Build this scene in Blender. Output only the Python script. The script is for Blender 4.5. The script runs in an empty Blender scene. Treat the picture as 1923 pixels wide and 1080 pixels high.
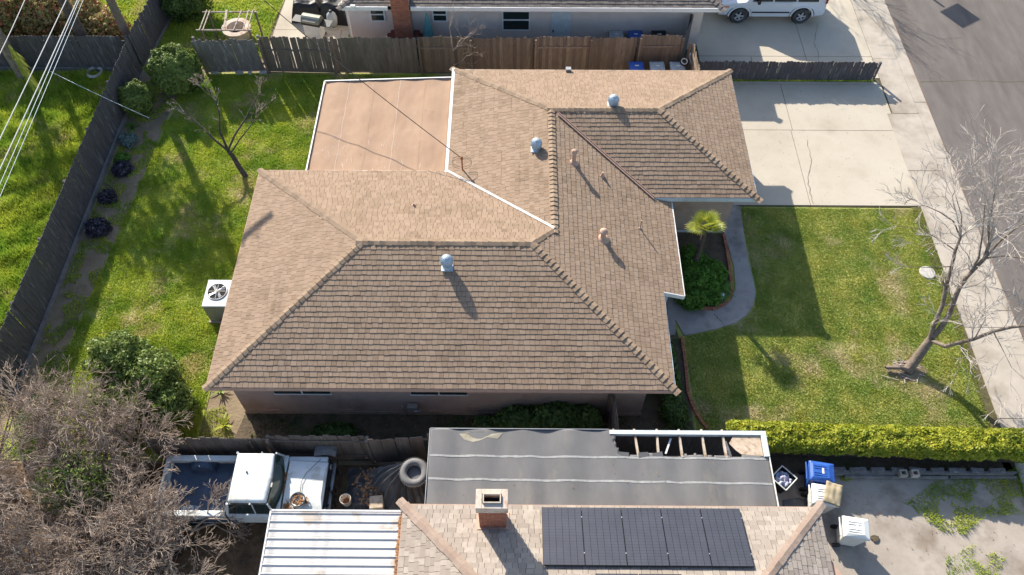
import bpy, math, random, bmesh
import numpy as np
from mathutils import Vector, Matrix, noise
R = math.radians
rng = random.Random(7)
nr = np.random.RandomState(7)
scene = bpy.context.scene
C = scene.collection

# ------------------------------------------------------------------ camera, sky, sun
H = 23.5; F = 1516.07; PITCH = 0.9686; YAW = 0.0067; ROLL = -0.0005
cd = bpy.data.cameras.new('camera'); cam = bpy.data.objects.new('camera', cd); C.objects.link(cam)
cd.sensor_width = 36; cd.lens = F / 1923 * 36; cd.clip_end = 3000; cd.clip_start = 0.1
cam.location = (0, 0, H)
cam.rotation_euler = (Matrix.Rotation(YAW, 3, 'Z') @ Matrix.Rotation(math.pi/2 - PITCH, 3, 'X') @ Matrix.Rotation(-ROLL, 3, 'Z')).to_euler()
scene.camera = cam
SUN = Vector((-.442, .754, .485)).normalized()
w = bpy.data.worlds.new('World'); scene.world = w; w.use_nodes = True
wn = w.node_tree.nodes; sky = wn.new('ShaderNodeTexSky'); sky.sky_type = 'NISHITA'; sky.sun_disc = False
sky.sun_elevation = R(29); sky.sun_rotation = R(-30.4)
w.node_tree.links.new(sky.outputs[0], wn['Background'].inputs[0]); wn['Background'].inputs[1].default_value = 0.125
sl = bpy.data.lights.new('sun', 'SUN'); sl.energy = 5.0; sl.angle = R(0.55); sl.color = (1, .925, .80)
so = bpy.data.objects.new('sun', sl); C.objects.link(so); so.location = (-30, 50, 40)
so.rotation_euler = (-SUN).to_track_quat('-Z', 'Y').to_euler()
scene.view_settings.view_transform = 'Standard'; scene.view_settings.look = 'None'
scene.view_settings.exposure = 0.88; scene.view_settings.gamma = 1
scene.cycles.max_bounces = 5; scene.cycles.diffuse_bounces = 3

def at(u, v, z=0.0):
    """world point at height z behind a pixel of the photograph (camera model above)"""
    x = (u - 961.5) / F; up = -(v - 540) / F
    cp, sp = math.cos(PITCH), math.sin(PITCH)
    yf = cp + up*sp; Z = -sp + up*cp; t = (z - H) / Z
    c, s = math.cos(YAW), math.sin(YAW)
    return Vector(((x*c - yf*s)*t, (x*s + yf*c)*t, z))

# ------------------------------------------------------------------ materials
def mat(name, c1, c2=None, scale=3.0, rough=.85, tint=None, tamt=1.0, bump=0.0, bscale=40, metal=0.0, c3=None, s3=.6, c3lo=.52, c3hi=.66, detail=5, stretch=None, spec=.3, lo=.35, hi=.68, trans=0):
    m = bpy.data.materials.new(name); m.use_nodes = True
    nt = m.node_tree; N = nt.nodes; L = nt.links; b = N['Principled BSDF']
    b.inputs['Roughness'].default_value = rough; b.inputs['Metallic'].default_value = metal
    b.inputs['Specular IOR Level'].default_value = spec
    geo = N.new('ShaderNodeNewGeometry'); pos = geo.outputs['Position']
    if stretch:
        mp = N.new('ShaderNodeMapping'); L.new(pos, mp.inputs[0]); mp.inputs['Scale'].default_value = stretch; pos = mp.outputs[0]
    def nz(sc, d=5):
        n = N.new('ShaderNodeTexNoise'); n.inputs['Scale'].default_value = sc; n.inputs['Detail'].default_value = d; n.inputs['Roughness'].default_value = .62
        L.new(pos, n.inputs['Vector']); return n.outputs['Fac']
    def ramp(f, lo, hi):
        r = N.new('ShaderNodeMapRange'); r.inputs[1].default_value = lo; r.inputs[2].default_value = hi; L.new(f, r.inputs[0]); return r.outputs[0]
    def mix(f, a, c):
        x = N.new('ShaderNodeMix'); x.data_type = 'RGBA'
        L.new(f, x.inputs[0])
        for i, q in ((6, a), (7, c)):
            if isinstance(q, tuple): x.inputs[i].default_value = (*q, 1)
            else: L.new(q, x.inputs[i])
        return x.outputs[2]
    col = c1
    if c2: col = mix(ramp(nz(scale, detail), lo, hi), c1, c2)
    if c3: col = mix(ramp(nz(s3, 4), c3lo, c3hi), col, c3)
    if tint:   # per-piece variation: face attribute + object random
        a = N.new('ShaderNodeAttribute'); a.attribute_name = 'tint'
        oi = N.new('ShaderNodeObjectInfo'); ad = N.new('ShaderNodeMath'); L.new(a.outputs['Fac'], ad.inputs[0])
        L.new(oi.outputs['Random'], ad.inputs[1]); fr = N.new('ShaderNodeMath'); fr.operation = 'FRACT'; L.new(ad.outputs[0], fr.inputs[0])
        mu = N.new('ShaderNodeMath'); mu.operation = 'MULTIPLY'; L.new(fr.outputs[0], mu.inputs[0]); mu.inputs[1].default_value = tamt
        col = mix(mu.outputs[0], col, tint)
    if isinstance(col, tuple): b.inputs['Base Color'].default_value = (*col, 1)
    else: L.new(col, b.inputs['Base Color'])
    if bump:
        bp = N.new('ShaderNodeBump'); bp.inputs['Strength'].default_value = 1; bp.inputs['Distance'].default_value = bump
        L.new(nz(bscale, 3), bp.inputs['Height']); L.new(bp.outputs[0], b.inputs['Normal'])
    if trans:   # thin leaves let light through
        tr = N.new('ShaderNodeBsdfTranslucent'); mx = N.new('ShaderNodeMixShader'); mx.inputs[0].default_value = trans
        if isinstance(col, tuple): tr.inputs[0].default_value = (*col, 1)
        else: L.new(col, tr.inputs[0])
        L.new(b.outputs[0], mx.inputs[1]); L.new(tr.outputs[0], mx.inputs[2]); L.new(mx.outputs[0], N['Material Output'].inputs[0])
    return m

def glass(name, c, rough=.08):
    return mat(name, c, rough=rough, spec=.8)

MT = dict(
 dirt=mat('dirt', (.20,.15,.095), (.29,.225,.15), 1.6, c3=(.12,.11,.05), s3=.5, bump=.02, bscale=12),
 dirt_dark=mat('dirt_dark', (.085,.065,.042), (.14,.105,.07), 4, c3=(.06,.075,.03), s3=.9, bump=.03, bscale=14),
 litter=mat('leaf_litter', (.11,.065,.035), (.2,.13,.075), 6, c3=(.05,.035,.022), s3=1.5, bump=.04, bscale=15),
 turf=mat('turf_soil', (.20,.26,.055), (.40,.38,.11), 1.0, c3=(.50,.41,.25), s3=.42, c3lo=.54, c3hi=.68, bump=.04, bscale=25),
 turf2=mat('turf_soil_rough', (.18,.25,.035), (.42,.42,.08), .7, c3=(.44,.36,.18), s3=.5, bump=.04, bscale=20),
 grass=mat('grass', (.25,.34,.065), (.56,.53,.13), 1.0, c3=(.68,.56,.33), s3=.42, c3lo=.54, c3hi=.68, tint=(.28,.37,.07), tamt=.6, rough=.7, spec=.1, trans=.3),
 grassb=mat('grass_back', (.24,.38,.045), (.68,.68,.10), .7, c3=(.70,.56,.30), s3=.5, c3lo=.55, c3hi=.68, tint=(.28,.42,.05), tamt=.6, rough=.7, spec=.1, trans=.3),
 concrete=mat('concrete', (.47,.415,.33), (.53,.475,.39), .8, c3=(.38,.325,.25), s3=.4, c3lo=.48, c3hi=.7, bump=.003, bscale=60, rough=.9),
 concrete2=mat('concrete_worn', (.40,.35,.29), (.47,.415,.35), 1.4, c3=(.29,.245,.195), s3=.5, c3lo=.48, bump=.004, bscale=60, rough=.9),
 concrete_old=mat('concrete_old', (.33,.285,.24), (.43,.375,.32), 1.0, c3=(.22,.175,.135), s3=.6, c3lo=.5, bump=.006, bscale=40, rough=.95),
 path=mat('walkway_concrete', (.27,.25,.24), (.36,.33,.31), 1.4, c3=(.2,.18,.17), s3=.9, bump=.004, bscale=50),
 crack=mat('crack', (.07,.055,.035), (.13,.12,.04), 8),
 asphalt=mat('asphalt', (.135,.116,.105), (.17,.148,.133), 1.2, c3=(.115,.097,.088), s3=.25, bump=.004, bscale=120, stretch=(2.2,.5,1)),
 shingle=mat('shingle', (.235,.163,.110), (.298,.212,.150), 9, tint=(.365,.265,.192), tamt=.6, c3=(.195,.136,.09), s3=.7, c3lo=.5, c3hi=.72, bump=.006, bscale=90, rough=.95),
 cap=mat('cap_shingle', (.22,.155,.105), (.28,.2,.14), 9, tint=(.34,.25,.175), tamt=.8, bump=.006, bscale=90, rough=.95),
 shingle_tan=mat('shingle_tan', (.36,.305,.255), (.44,.38,.325), 8, tint=(.26,.215,.18), tamt=.8, bump=.006, bscale=90, rough=.95),
 shingle_grey=mat('shingle_grey', (.10,.085,.078), (.17,.145,.13), 9, tint=(.2,.175,.155), tamt=.8, bump=.006, bscale=90, rough=.95),
 deck=mat('roof_felt', (.06,.045,.035), (.09,.065,.05), 5),
 flat=mat('rolled_roof_tan', (.37,.24,.158), (.40,.268,.183), .9, c3=(.45,.325,.245), s3=2.2, c3lo=.6, c3hi=.85, bump=.006, bscale=3, rough=.9),
 felt=mat('rolled_roof_grey', (.135,.132,.132), (.168,.164,.163), 1.0, c3=(.21,.195,.17), s3=.8, c3lo=.58, c3hi=.75, bump=.004, bscale=60, stretch=(1.5,.7,1)),
 seal=mat('seam_sealant', (.27,.27,.262), (.37,.37,.36), 9),
 white=mat('white_paint', (.70,.69,.67), (.78,.77,.75), 6, rough=.6),
 whited=mat('white_paint_weathered', (.62,.6,.57), (.74,.73,.7), 5, c3=(.35,.27,.2), s3=3, c3lo=.6, c3hi=.72, rough=.7),
 bluewhite=mat('pale_blue_paint', (.50,.56,.58), (.60,.65,.67), 5, rough=.6),
 stucco=mat('stucco_rose', (.39,.285,.235), (.45,.34,.285), 2, c3=(.33,.23,.185), s3=1.2, bump=.01, bscale=70, rough=.95),
 stucco_n=mat('stucco_grey_pink', (.68,.58,.52), (.74,.645,.58), 2, bump=.008, bscale=70, rough=.95),
 wood_grey=mat('fence_wood_grey', (.13,.118,.118), (.22,.205,.205), 2.5, tint=(.18,.165,.16), tamt=.8, stretch=(6,6,1), bump=.006, bscale=14, rough=.9, c3=(.33,.32,.33), s3=1.1),
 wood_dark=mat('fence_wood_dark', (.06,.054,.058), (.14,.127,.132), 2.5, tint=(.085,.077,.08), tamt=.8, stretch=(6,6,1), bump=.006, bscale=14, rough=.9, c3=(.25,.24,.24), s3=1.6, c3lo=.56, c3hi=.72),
 wood_brown=mat('fence_wood_brown', (.20,.15,.11), (.32,.245,.185), 2.5, tint=(.13,.098,.075), tamt=.9, stretch=(6,6,1), bump=.006, bscale=14, rough=.9),
 wood_mid=mat('fence_wood_mid', (.17,.135,.11), (.27,.22,.19), 2.5, tint=(.14,.11,.09), tamt=.8, stretch=(6,6,1), bump=.006, bscale=14, rough=.9, c3=(.12,.12,.085), s3=1.2),
 wood_pale=mat('bare_lumber', (.42,.34,.26), (.55,.47,.39), 4, c3=(.24,.15,.09), s3=5, rough=.8),
 bark=mat('bark', (.15,.115,.09), (.27,.22,.18), 8, bump=.02, bscale=25, rough=.95),
 bark_dark=mat('bark_dark', (.065,.05,.04), (.13,.10,.085), 8, bump=.02, bscale=25, rough=.95),
 twig=mat('twig', (.40,.31,.245), (.54,.44,.36), 4, tint=(.17,.12,.085), tamt=.8, rough=.9),
 twig_pale=mat('twig_pale', (.46,.41,.37), (.6,.55,.51), 4, tint=(.27,.22,.19), tamt=.6, rough=.9),
 leaf=mat('leaf_green', (.10,.17,.035), (.20,.27,.06), 3, tint=(.30,.34,.09), tamt=.6, rough=.5, spec=.3, trans=.25),
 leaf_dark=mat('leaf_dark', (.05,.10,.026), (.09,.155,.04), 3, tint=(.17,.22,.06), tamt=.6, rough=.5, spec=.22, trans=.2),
 leaf_hedge=mat('leaf_hedge', (.32,.37,.035), (.64,.58,.075), 4, tint=(.17,.25,.03), tamt=.6, c3=(.24,.28,.04), s3=1.6, c3lo=.55, rough=.5, spec=.2, trans=.35),
 leaf_fern=mat('leaf_fern', (.09,.21,.03), (.14,.28,.04), 3, tint=(.17,.3,.05), tamt=.6, rough=.6, trans=.3),
 leaf_red=mat('leaf_red', (.42,.07,.03), (.32,.12,.05), 5, tint=(.5,.2,.1), tamt=.6, rough=.5),
 leaf_brown=mat('leaf_brown', (.28,.14,.06), (.2,.1,.05), 6, tint=(.38,.2,.09), tamt=.7, rough=.8),
 leaf_palm=mat('leaf_palm', (.36,.40,.05), (.55,.50,.10), 6, tint=(.22,.32,.045), tamt=.6, rough=.45, spec=.3, trans=.35),
 leaf_blue=mat('leaf_blue', (.12,.17,.155), (.18,.235,.21), 6, tint=(.22,.28,.25), tamt=.6),
 leaf_purple=mat('leaf_purple', (.025,.022,.04), (.05,.045,.07), 6, tint=(.10,.09,.11), tamt=.6, rough=.4),
 galv=mat('galvanised', (.36,.44,.52), (.46,.54,.61), 5, rough=.45, metal=.25, spec=.4),
 metal=mat('bare_metal', (.42,.42,.42), (.5,.5,.5), 5, rough=.4, metal=.7),
 vent=mat('painted_vent', (.42,.27,.2), (.5,.34,.26), 8, rough=.8),
 rust=mat('rust', (.25,.09,.035), (.36,.15,.06), 8, rough=.9),
 brick=mat('brick', (.36,.135,.08), (.46,.20,.12), 6, tint=(.27,.10,.065), tamt=.8, rough=.95, bump=.004, bscale=60),
 brick_dark=mat('brick_painted_dark', (.19,.06,.045), (.25,.09,.07), 6, tint=(.15,.05,.04), tamt=.8, rough=.85),
 mortar=mat('mortar', (.30,.22,.17), (.38,.29,.23), 8, rough=.95),
 cement=mat('cement_cap', (.50,.42,.34), (.60,.53,.46), 8, c3=(.36,.17,.09), s3=4, rough=.95),
 black=mat('black_plastic', (.015,.015,.017), (.03,.03,.033), 6, rough=.5),
 void=mat('dark_inside', (.01,.01,.01)),
 tarp=mat('black_tarp', (.075,.075,.082), (.13,.128,.132), 2, c3=(.2,.195,.195), s3=1.5, rough=.5, spec=.4),
 rubber=mat('rubber', (.045,.045,.047), (.10,.098,.10), 6, rough=.7),
 rubber_old=mat('weathered_rubber', (.16,.155,.155), (.23,.222,.22), 5, rough=.75),
 solar=mat('solar_glass', (.045,.047,.062), (.055,.058,.073), 2, rough=.32, spec=.5),
 solar_line=mat('solar_frame', (.01,.01,.012), rough=.4),
 alu=mat('aluminium', (.6,.6,.6), rough=.35, metal=.7),
 blue=mat('blue_plastic', (.02,.085,.36), (.035,.12,.44), 4, rough=.4, spec=.5),
 greyp=mat('grey_plastic', (.33,.36,.38), (.42,.45,.46), 4, rough=.5),
 whitep=mat('white_plastic', (.66,.66,.63), (.75,.75,.72), 4, rough=.5),
 carpaint=mat('white_car_paint', (.68,.70,.72), rough=.22, spec=.6),
 truckpaint=mat('old_white_truck_paint', (.62,.66,.67), (.72,.75,.75), 3, c3=(.5,.5,.46), s3=2, rough=.45),
 truckblue=mat('faded_blue_bed', (.05,.08,.13), (.09,.12,.18), 3, rough=.6),
 rim=mat('alloy_rim', (.55,.55,.55), rough=.4, metal=.2),
 winglass=glass('dark_window', (.02,.035,.035)),
 wingreen=glass('green_windshield', (.035,.06,.045), .12),
 orange=mat('orange_lens', (.7,.16,.04), rough=.3),
 redlens=mat('red_lens', (.4,.02,.02), rough=.3),
 turq=mat('turquoise_cloth', (.10,.27,.28), (.15,.34,.35), 8, rough=.9),
 kraft=mat('khaki_cloth', (.30,.25,.165), (.37,.31,.21), 6, rough=.95),
 cloth=mat('mixed_laundry', (.12,.3,.5), (.62,.5,.58), 4, c3=(.75,.75,.78), s3=7, c3lo=.5, rough=.95),
 enamel=mat('cream_enamel', (.62,.56,.48), (.7,.66,.6), 8, c3=(.4,.2,.07), s3=8, rough=.5),
 leaf_mixed=mat('leaf_mixed', (.22,.27,.05), (.42,.36,.12), 3, tint=(.55,.34,.22), tamt=.7, rough=.5, spec=.3, trans=.3),
 ribbed=mat('ribbed_white', (.56,.53,.505), (.62,.59,.56), 4, c3=(.47,.41,.35), s3=1.5, c3lo=.58, rough=.7),
 scuff=mat('roof_scuff', (.47,.35,.27), (.55,.44,.36), 14, rough=.95),
 gutterdirt=mat('gutter_dirt', (.22,.12,.08), (.3,.19,.13), 5, rough=.95),
 acgrey=mat('grey_enamel', (.2,.2,.19), (.26,.255,.24), 5, rough=.5),
 stain=mat('roof_stain', (.30,.27,.21), (.36,.33,.26), 4, c3=(.22,.19,.12), s3=5, rough=.95),
 plank=mat('grey_plank', (.16,.15,.145), (.24,.23,.22), 4, rough=.9),
 wire=mat('wire_sheath', (.5,.5,.5), rough=.5),
 wire_dark=mat('wire_dark', (.03,.027,.025), rough=.6),
 pole=mat('pole_wood', (.13,.10,.08), (.2,.16,.13), 6, stretch=(5,5,1), rough=.95),
 stone=mat('pale_stone', (.42,.4,.36), (.52,.5,.46), 8),
 ply=mat('torn_plywood', (.46,.36,.26), (.58,.47,.36), 8, c3=(.32,.22,.14), s3=6, rough=.95),
)

# ------------------------------------------------------------------ mesh helpers
ORG = {}
def link(o, parent=None):
    C.objects.link(o)
    if parent: o.parent = parent; ORG[o.name] = ORG.get(parent.name, Vector())
    return o
def tag(o, label=None, cat=None, group=None, kind=None):
    if label: o['label'] = label
    if cat: o['category'] = cat
    if group: o['group'] = group
    if kind: o['kind'] = kind
    return o
def thing(name, label, cat, loc=(0,0,0), rotz=0, group=None, local=False):
    o = bpy.data.objects.new(name, None); C.objects.link(o); o.location = loc; o.rotation_euler = (0,0,rotz); o.empty_display_size = .2
    ORG[o.name] = Vector() if local else Vector(loc)
    return tag(o, label, cat, group)
def npmesh(name, V, Fc, tint=None, smooth=False):
    """V (n,3), Fc (m,k) all faces k-gons"""
    me = bpy.data.meshes.new(name); V = np.asarray(V, 'f'); Fc = np.asarray(Fc, 'i'); m, k = Fc.shape
    me.vertices.add(len(V)); me.vertices.foreach_set('co', V.ravel())
    me.loops.add(m*k); me.loops.foreach_set('vertex_index', Fc.ravel())
    me.polygons.add(m); me.polygons.foreach_set('loop_start', np.arange(0, m*k, k, dtype='i'))
    try: me.polygons.foreach_set('loop_total', np.full(m, k, 'i'))
    except Exception: pass
    me.update(calc_edges=True)
    if tint is not None:
        a = me.attributes.new('tint', 'FLOAT', 'FACE'); a.data.foreach_set('value', np.asarray(tint, 'f'))
    if smooth: me.polygons.foreach_set('use_smooth', np.ones(m, bool))
    return me
class MB:
    def __init__(s): s.v = []; s.f = []; s.t = []
    def add(s, vs, fs, t=0.0):
        n = len(s.v); s.v += [tuple(p) for p in vs]; s.f += [tuple(i+n for i in f) for f in fs]; s.t += [t]*len(fs); return s
    def box(s, c, size, M=None, t=0.0, taper=1.0):
        x, y, z = (q/2 for q in size); c = Vector(c); vs = []
        for dz in (-1, 1):
            k = taper if dz > 0 else 1
            for dx, dy in ((-1,-1),(1,-1),(1,1),(-1,1)):
                p = Vector((dx*x*k, dy*y*k, dz*z)); vs.append(c + (M @ p if M else p))
        return s.add(vs, [(3,2,1,0),(4,5,6,7),(0,1,5,4),(1,2,6,5),(2,3,7,6),(3,0,4,7)], t)
    def bb(s, x0, y0, z0, x1, y1, z1, t=0.0): return s.box(((x0+x1)/2,(y0+y1)/2,(z0+z1)/2), (abs(x1-x0),abs(y1-y0),abs(z1-z0)), t=t)
    def prism(s, poly, z0, z1, t=0.0):
        n = len(poly); a = sum(poly[i][0]*poly[(i+1)%n][1]-poly[(i+1)%n][0]*poly[i][1] for i in range(n))
        if a < 0: poly = poly[::-1]
        vs = [(p[0],p[1],z0) for p in poly] + [(p[0],p[1],z1) for p in poly]
        return s.add(vs, [tuple(range(n))[::-1], tuple(range(n,2*n))] + [(i,(i+1)%n,n+(i+1)%n,n+i) for i in range(n)], t)
    def profile(s, pts, axis_y0, axis_y1, t=0.0):
        """x-z outline extruded along y"""
        n = len(pts); vs = [(p[0],axis_y0,p[1]) for p in pts] + [(p[0],axis_y1,p[1]) for p in pts]
        return s.add(vs, [tuple(range(n)), tuple(range(n,2*n))[::-1]] + [(i,n+i,n+(i+1)%n,(i+1)%n) for i in range(n)], t)
    def tube(s, pts, r, n=8, cap=True, t=0.0):
        pts = [Vector(p) for p in pts]; rr = r if isinstance(r, (list,tuple)) else [r]*len(pts); rings = []
        vs = []
        for i, p in enumerate(pts):
            d = (pts[min(i+1,len(pts)-1)] - pts[max(i-1,0)]).normalized()
            a = d.orthogonal().normalized() if i == 0 else (a - d*a.dot(d)).normalized()
            b = d.cross(a)
            vs += [p + (a*math.cos(2*math.pi*k/n) + b*math.sin(2*math.pi*k/n))*rr[i] for k in range(n)]
        fs = [(i*n+k, i*n+(k+1)%n, (i+1)*n+(k+1)%n, (i+1)*n+k) for i in range(len(pts)-1) for k in range(n)]
        if cap: fs += [tuple(range(n))[::-1], tuple(range((len(pts)-1)*n, len(pts)*n))]
        return s.add(vs, fs, t)
    def lathe(s, prof, c=(0,0,0), n=24, M=None, t=0.0, cap=True):
        vs = []; c = Vector(c)
        for r, z in prof:
            for k in range(n):
                p = Vector((r*math.cos(2*math.pi*k/n), r*math.sin(2*math.pi*k/n), z)); vs.append(c + (M @ p if M else p))
        m = len(prof)
        fs = [(i*n+k, i*n+(k+1)%n, (i+1)*n+(k+1)%n, (i+1)*n+k) for i in range(m-1) for k in range(n)]
        if cap:
            if prof[0][0] > 1e-4: fs.append(tuple(range(n))[::-1])
            if prof[-1][0] > 1e-4: fs.append(tuple(range((m-1)*n, m*n)))
        return s.add(vs, fs, t)
    def torus(s, c, R_, r, M=None, n=32, k=12, sq=1.0):
        vs = []; c = Vector(c)
        for i in range(n):
            a = 2*math.pi*i/n
            for j in range(k):
                b = 2*math.pi*j/k; q = R_ + r*math.cos(b)
                p = Vector((q*math.cos(a), q*math.sin(a), r*sq*math.sin(b))); vs.append(c + (M @ p if M else p))
        return s.add(vs, [(i*k+j, ((i+1)%n)*k+j, ((i+1)%n)*k+(j+1)%k, i*k+(j+1)%k) for i in range(n) for j in range(k)])
    def mesh(s, name, m, off=Vector(), smooth=False):
        me = bpy.data.meshes.new(name); me.from_pydata([(p[0]-off[0],p[1]-off[1],p[2]-off[2]) for p in s.v], [], s.f)
        a = me.attributes.new('tint', 'FLOAT', 'FACE'); a.data.foreach_set('value', s.t)
        if smooth: me.polygons.foreach_set('use_smooth', [True]*len(me.polygons))
        me.materials.append(m if not isinstance(m, str) else MT[m]); return me
    def build(s, name, m, parent=None, smooth=False, bevel=0, loc=None, **k):
        off = ORG.get(parent.name, Vector()) if parent else Vector(loc or (0,0,0))
        o = bpy.data.objects.new(name, s.mesh(name, m, off, smooth)); link(o, parent)
        if not parent: o.location = off; ORG[o.name] = off
        if bevel:
            b = o.modifiers.new('bevel', 'BEVEL'); b.width = bevel; b.segments = 2; b.limit_method = 'ANGLE'
        if smooth:
            try: o.data.set_sharp_from_angle(angle=R(40))
            except Exception: pass
        return tag(o, **k)
def npobj(name, V, Fc, m, parent=None, tint=None, smooth=False, loc=None, **k):
    off = ORG.get(parent.name, Vector()) if parent else Vector(loc or (0,0,0))
    me = npmesh(name, np.asarray(V) - np.array(off), Fc, tint, smooth); me.materials.append(MT[m])
    o = bpy.data.objects.new(name, me); link(o, parent)
    if not parent: o.location = off; ORG[o.name] = off
    return tag(o, **k)
def copy_tree(o, parent=None):
    c = o.copy(); C.objects.link(c); c.parent = parent; ORG[c.name] = ORG.get(o.name, Vector())
    for ch in [q for q in bpy.data.objects if q.parent == o]: copy_tree(ch, c)
    return c
def inpoly(P, poly):
    x, y = P[:,0], P[:,1]; r = np.zeros(len(P), bool); n = len(poly)
    for i in range(n):
        x0, y0 = poly[i][:2]; x1, y1 = poly[(i+1)%n][:2]
        if y0 == y1: continue
        r ^= ((y0 > y) != (y1 > y)) & (x < (x1-x0)*(y-y0)/(y1-y0) + x0)
    return r
def sample_poly(poly, dens):
    xs = [p[0] for p in poly]; ys = [p[1] for p in poly]; x0, x1, y0, y1 = min(xs), max(xs), min(ys), max(ys)
    n = int((x1-x0)*(y1-y0)*dens); P = np.stack([nr.uniform(x0,x1,n), nr.uniform(y0,y1,n)], 1)
    return P[inpoly(P, poly)]
def grass(name, poly, dens, h, m, z=0.0, holes=(), wd=.016, clump=0.5, patchy=None, **k):
    P = sample_poly(poly, dens)
    for hp in holes: P = P[~inpoly(P, hp)]
    if patchy is not None: P = P[np.array([noise.noise(Vector((p[0]*1.6,p[1]*1.6,11)))+.35*noise.noise(Vector((p[0]*7,p[1]*7,12))) > patchy for p in P])]
    n = len(P); cl = np.array([noise.noise(Vector((p[0]*1.7, p[1]*1.7, 3))) for p in P]) * clump
    hh = h*(.55 + .9*nr.rand(n))*(1+cl); a = nr.rand(n)*6.283; lean = h*nr.rand(n)*.9
    b = nr.rand(n)*6.283; W = wd*(.6+.8*nr.rand(n))
    V = np.zeros((n,3,3)); V[:,0,0] = P[:,0]-np.cos(a)*W; V[:,0,1] = P[:,1]-np.sin(a)*W; V[:,1,0] = P[:,0]+np.cos(a)*W; V[:,1,1] = P[:,1]+np.sin(a)*W
    V[:,2,0] = P[:,0]+np.cos(b)*lean; V[:,2,1] = P[:,1]+np.sin(b)*lean; V[:,2,2] = hh; V[:,:,2] += z
    return npobj(name, V.reshape(-1,3), np.arange(n*3).reshape(n,3), m, tint=nr.rand(n), kind='stuff', **k)
def leafmesh(P, Nrm, size, aspect=1.8, spread=.6):
    """diamond leaves at P facing roughly Nrm"""
    n = len(P); D = Nrm + nr.normal(0, spread, (n,3)); D /= np.linalg.norm(D, axis=1)[:,None]
    T = np.cross(D, nr.normal(0,1,(n,3))); T /= np.linalg.norm(T, axis=1)[:,None]; B = np.cross(D, T)
    s = (size*(.6+.8*nr.rand(n)))[:,None]
    V = np.stack([P - T*s*aspect/2, P + B*s/2, P + T*s*aspect/2, P - B*s/2], 1).reshape(-1,3)
    return V, np.arange(n*4).reshape(n,4)
def shrub(name, label, cat, blobs, n, size, m, base, group=None, aspect=1.7, stem=True, core=True, spread=.55, depth=.35, m2=None, f2=0, parent_part='foliage'):
    t = thing(name, label, cat, base, group=group)
    vol = np.array([b[3]*b[4]+b[3]*b[5]+b[4]*b[5] for b in blobs]); vol = vol/vol.sum()
    Ps = []; Ns = []
    for b, q in zip(blobs, vol):
        k = int(n*q); D = nr.normal(0,1,(k,3)); D /= np.linalg.norm(D, axis=1)[:,None]; rad = np.array(b[3:6])
        lump = np.array([noise.noise(Vector(d)*2.3 + Vector(b[:3])) for d in D])*.32 + np.array([noise.noise(Vector(d)*6 + Vector(b[:3])) for d in D])*.16
        rr = (1 + lump - depth*nr.rand(k)**2)[:,None]; P = np.array(b[:3]) + D*rad*rr; Ps.append(P); Ns.append(D)
    P = np.concatenate(Ps); Nn = np.concatenate(Ns); keep = P[:,2] > .03; P = P[keep]; Nn = Nn[keep]
    V, Fc = leafmesh(P, Nn, size, aspect, spread); npobj(parent_part, V, Fc, m, t, tint=nr.rand(len(Fc)))
    if m2:
        idx = nr.choice(len(P), int(len(P)*f2), replace=False); V, Fc = leafmesh(P[idx]*1.0 + Nn[idx]*.03, Nn[idx], size*1.1, aspect, spread); npobj('flower', V, Fc, m2, t, tint=nr.rand(len(Fc)), kind='stuff')
    if stem:
        mb = MB()
        for b in blobs:
            for q in range(4): mb.tube([(base[0]+rng.uniform(-.04,.04), base[1]+rng.uniform(-.04,.04), 0), (b[0]+rng.uniform(-.3,.3)*b[3], b[1]+rng.uniform(-.3,.3)*b[4], b[2]+b[5]*.3)], [.035,.01], 5)
        mb.build('stem', 'bark_dark', t)
    return t
def segs_obj(segs, n, name, m, parent):
    S = np.array([(*a, *b, r0, r1) for a, b, r0, r1 in segs]); k = len(S); A, B = S[:,:3], S[:,3:6]; d = B-A; d /= np.maximum(np.linalg.norm(d,axis=1),1e-6)[:,None]
    ref = np.where(np.abs(d[:,2:3])>.9, np.array([[1.,0,0]]), np.array([[0,0,1.]])); a = np.cross(d, ref); a /= np.linalg.norm(a,axis=1)[:,None]; b = np.cross(d, a)
    V = np.zeros((k,2,n,3))
    for j in range(n):
        o = a*math.cos(6.2832*j/n) + b*math.sin(6.2832*j/n); V[:,0,j] = A + o*S[:,6:7]; V[:,1,j] = B + o*S[:,7:8]
    f = np.array([[j, (j+1)%n, n+(j+1)%n, n+j] for j in range(n)]); Fc = (np.arange(k)[:,None,None]*2*n + f[None]).reshape(-1,4)
    return npobj(name, V.reshape(-1,3), Fc, m, parent, tint=np.repeat(nr.rand(k), n), smooth=True)
def grow(p, d, L, r, depth, out, rg, wander=.25, kids=3, up=.05, ratio=.68, spread=.7, minr=.004, gravity=0):
    p = Vector(p); d = Vector(d).normalized(); ns = 3 if depth > 1 else 2
    r1 = r*.62
    pts = [p]
    for i in range(ns):
        d = (d + Vector((rg.gauss(0,wander), rg.gauss(0,wander), rg.gauss(0,wander)+up)) * .5).normalized()
        q = p + d*(L/ns); ra = r + (r1-r)*i/ns; rb = r + (r1-r)*(i+1)/ns
        out.append((p, q, max(ra,minr), max(rb,minr))); p = q; pts.append(p)
    if depth <= 0: return
    for k in range(kids):
        ax = d.orthogonal().normalized(); ax.rotate(Matrix.Rotation(rg.uniform(0,6.283), 3, d))
        nd = (d*math.cos(spread*rg.uniform(.4,1.1)) + ax*math.sin(spread*rg.uniform(.5,1.1))).normalized()
        sp = pts[-1] if k < 2 else pts[rg.randint(1, len(pts)-1)]
        grow(sp, nd, L*ratio*rg.uniform(.75,1.2), r1*(.9 if k == 0 else .7), depth-1, out, rg, wander, kids, up, ratio, spread, minr)
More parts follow.
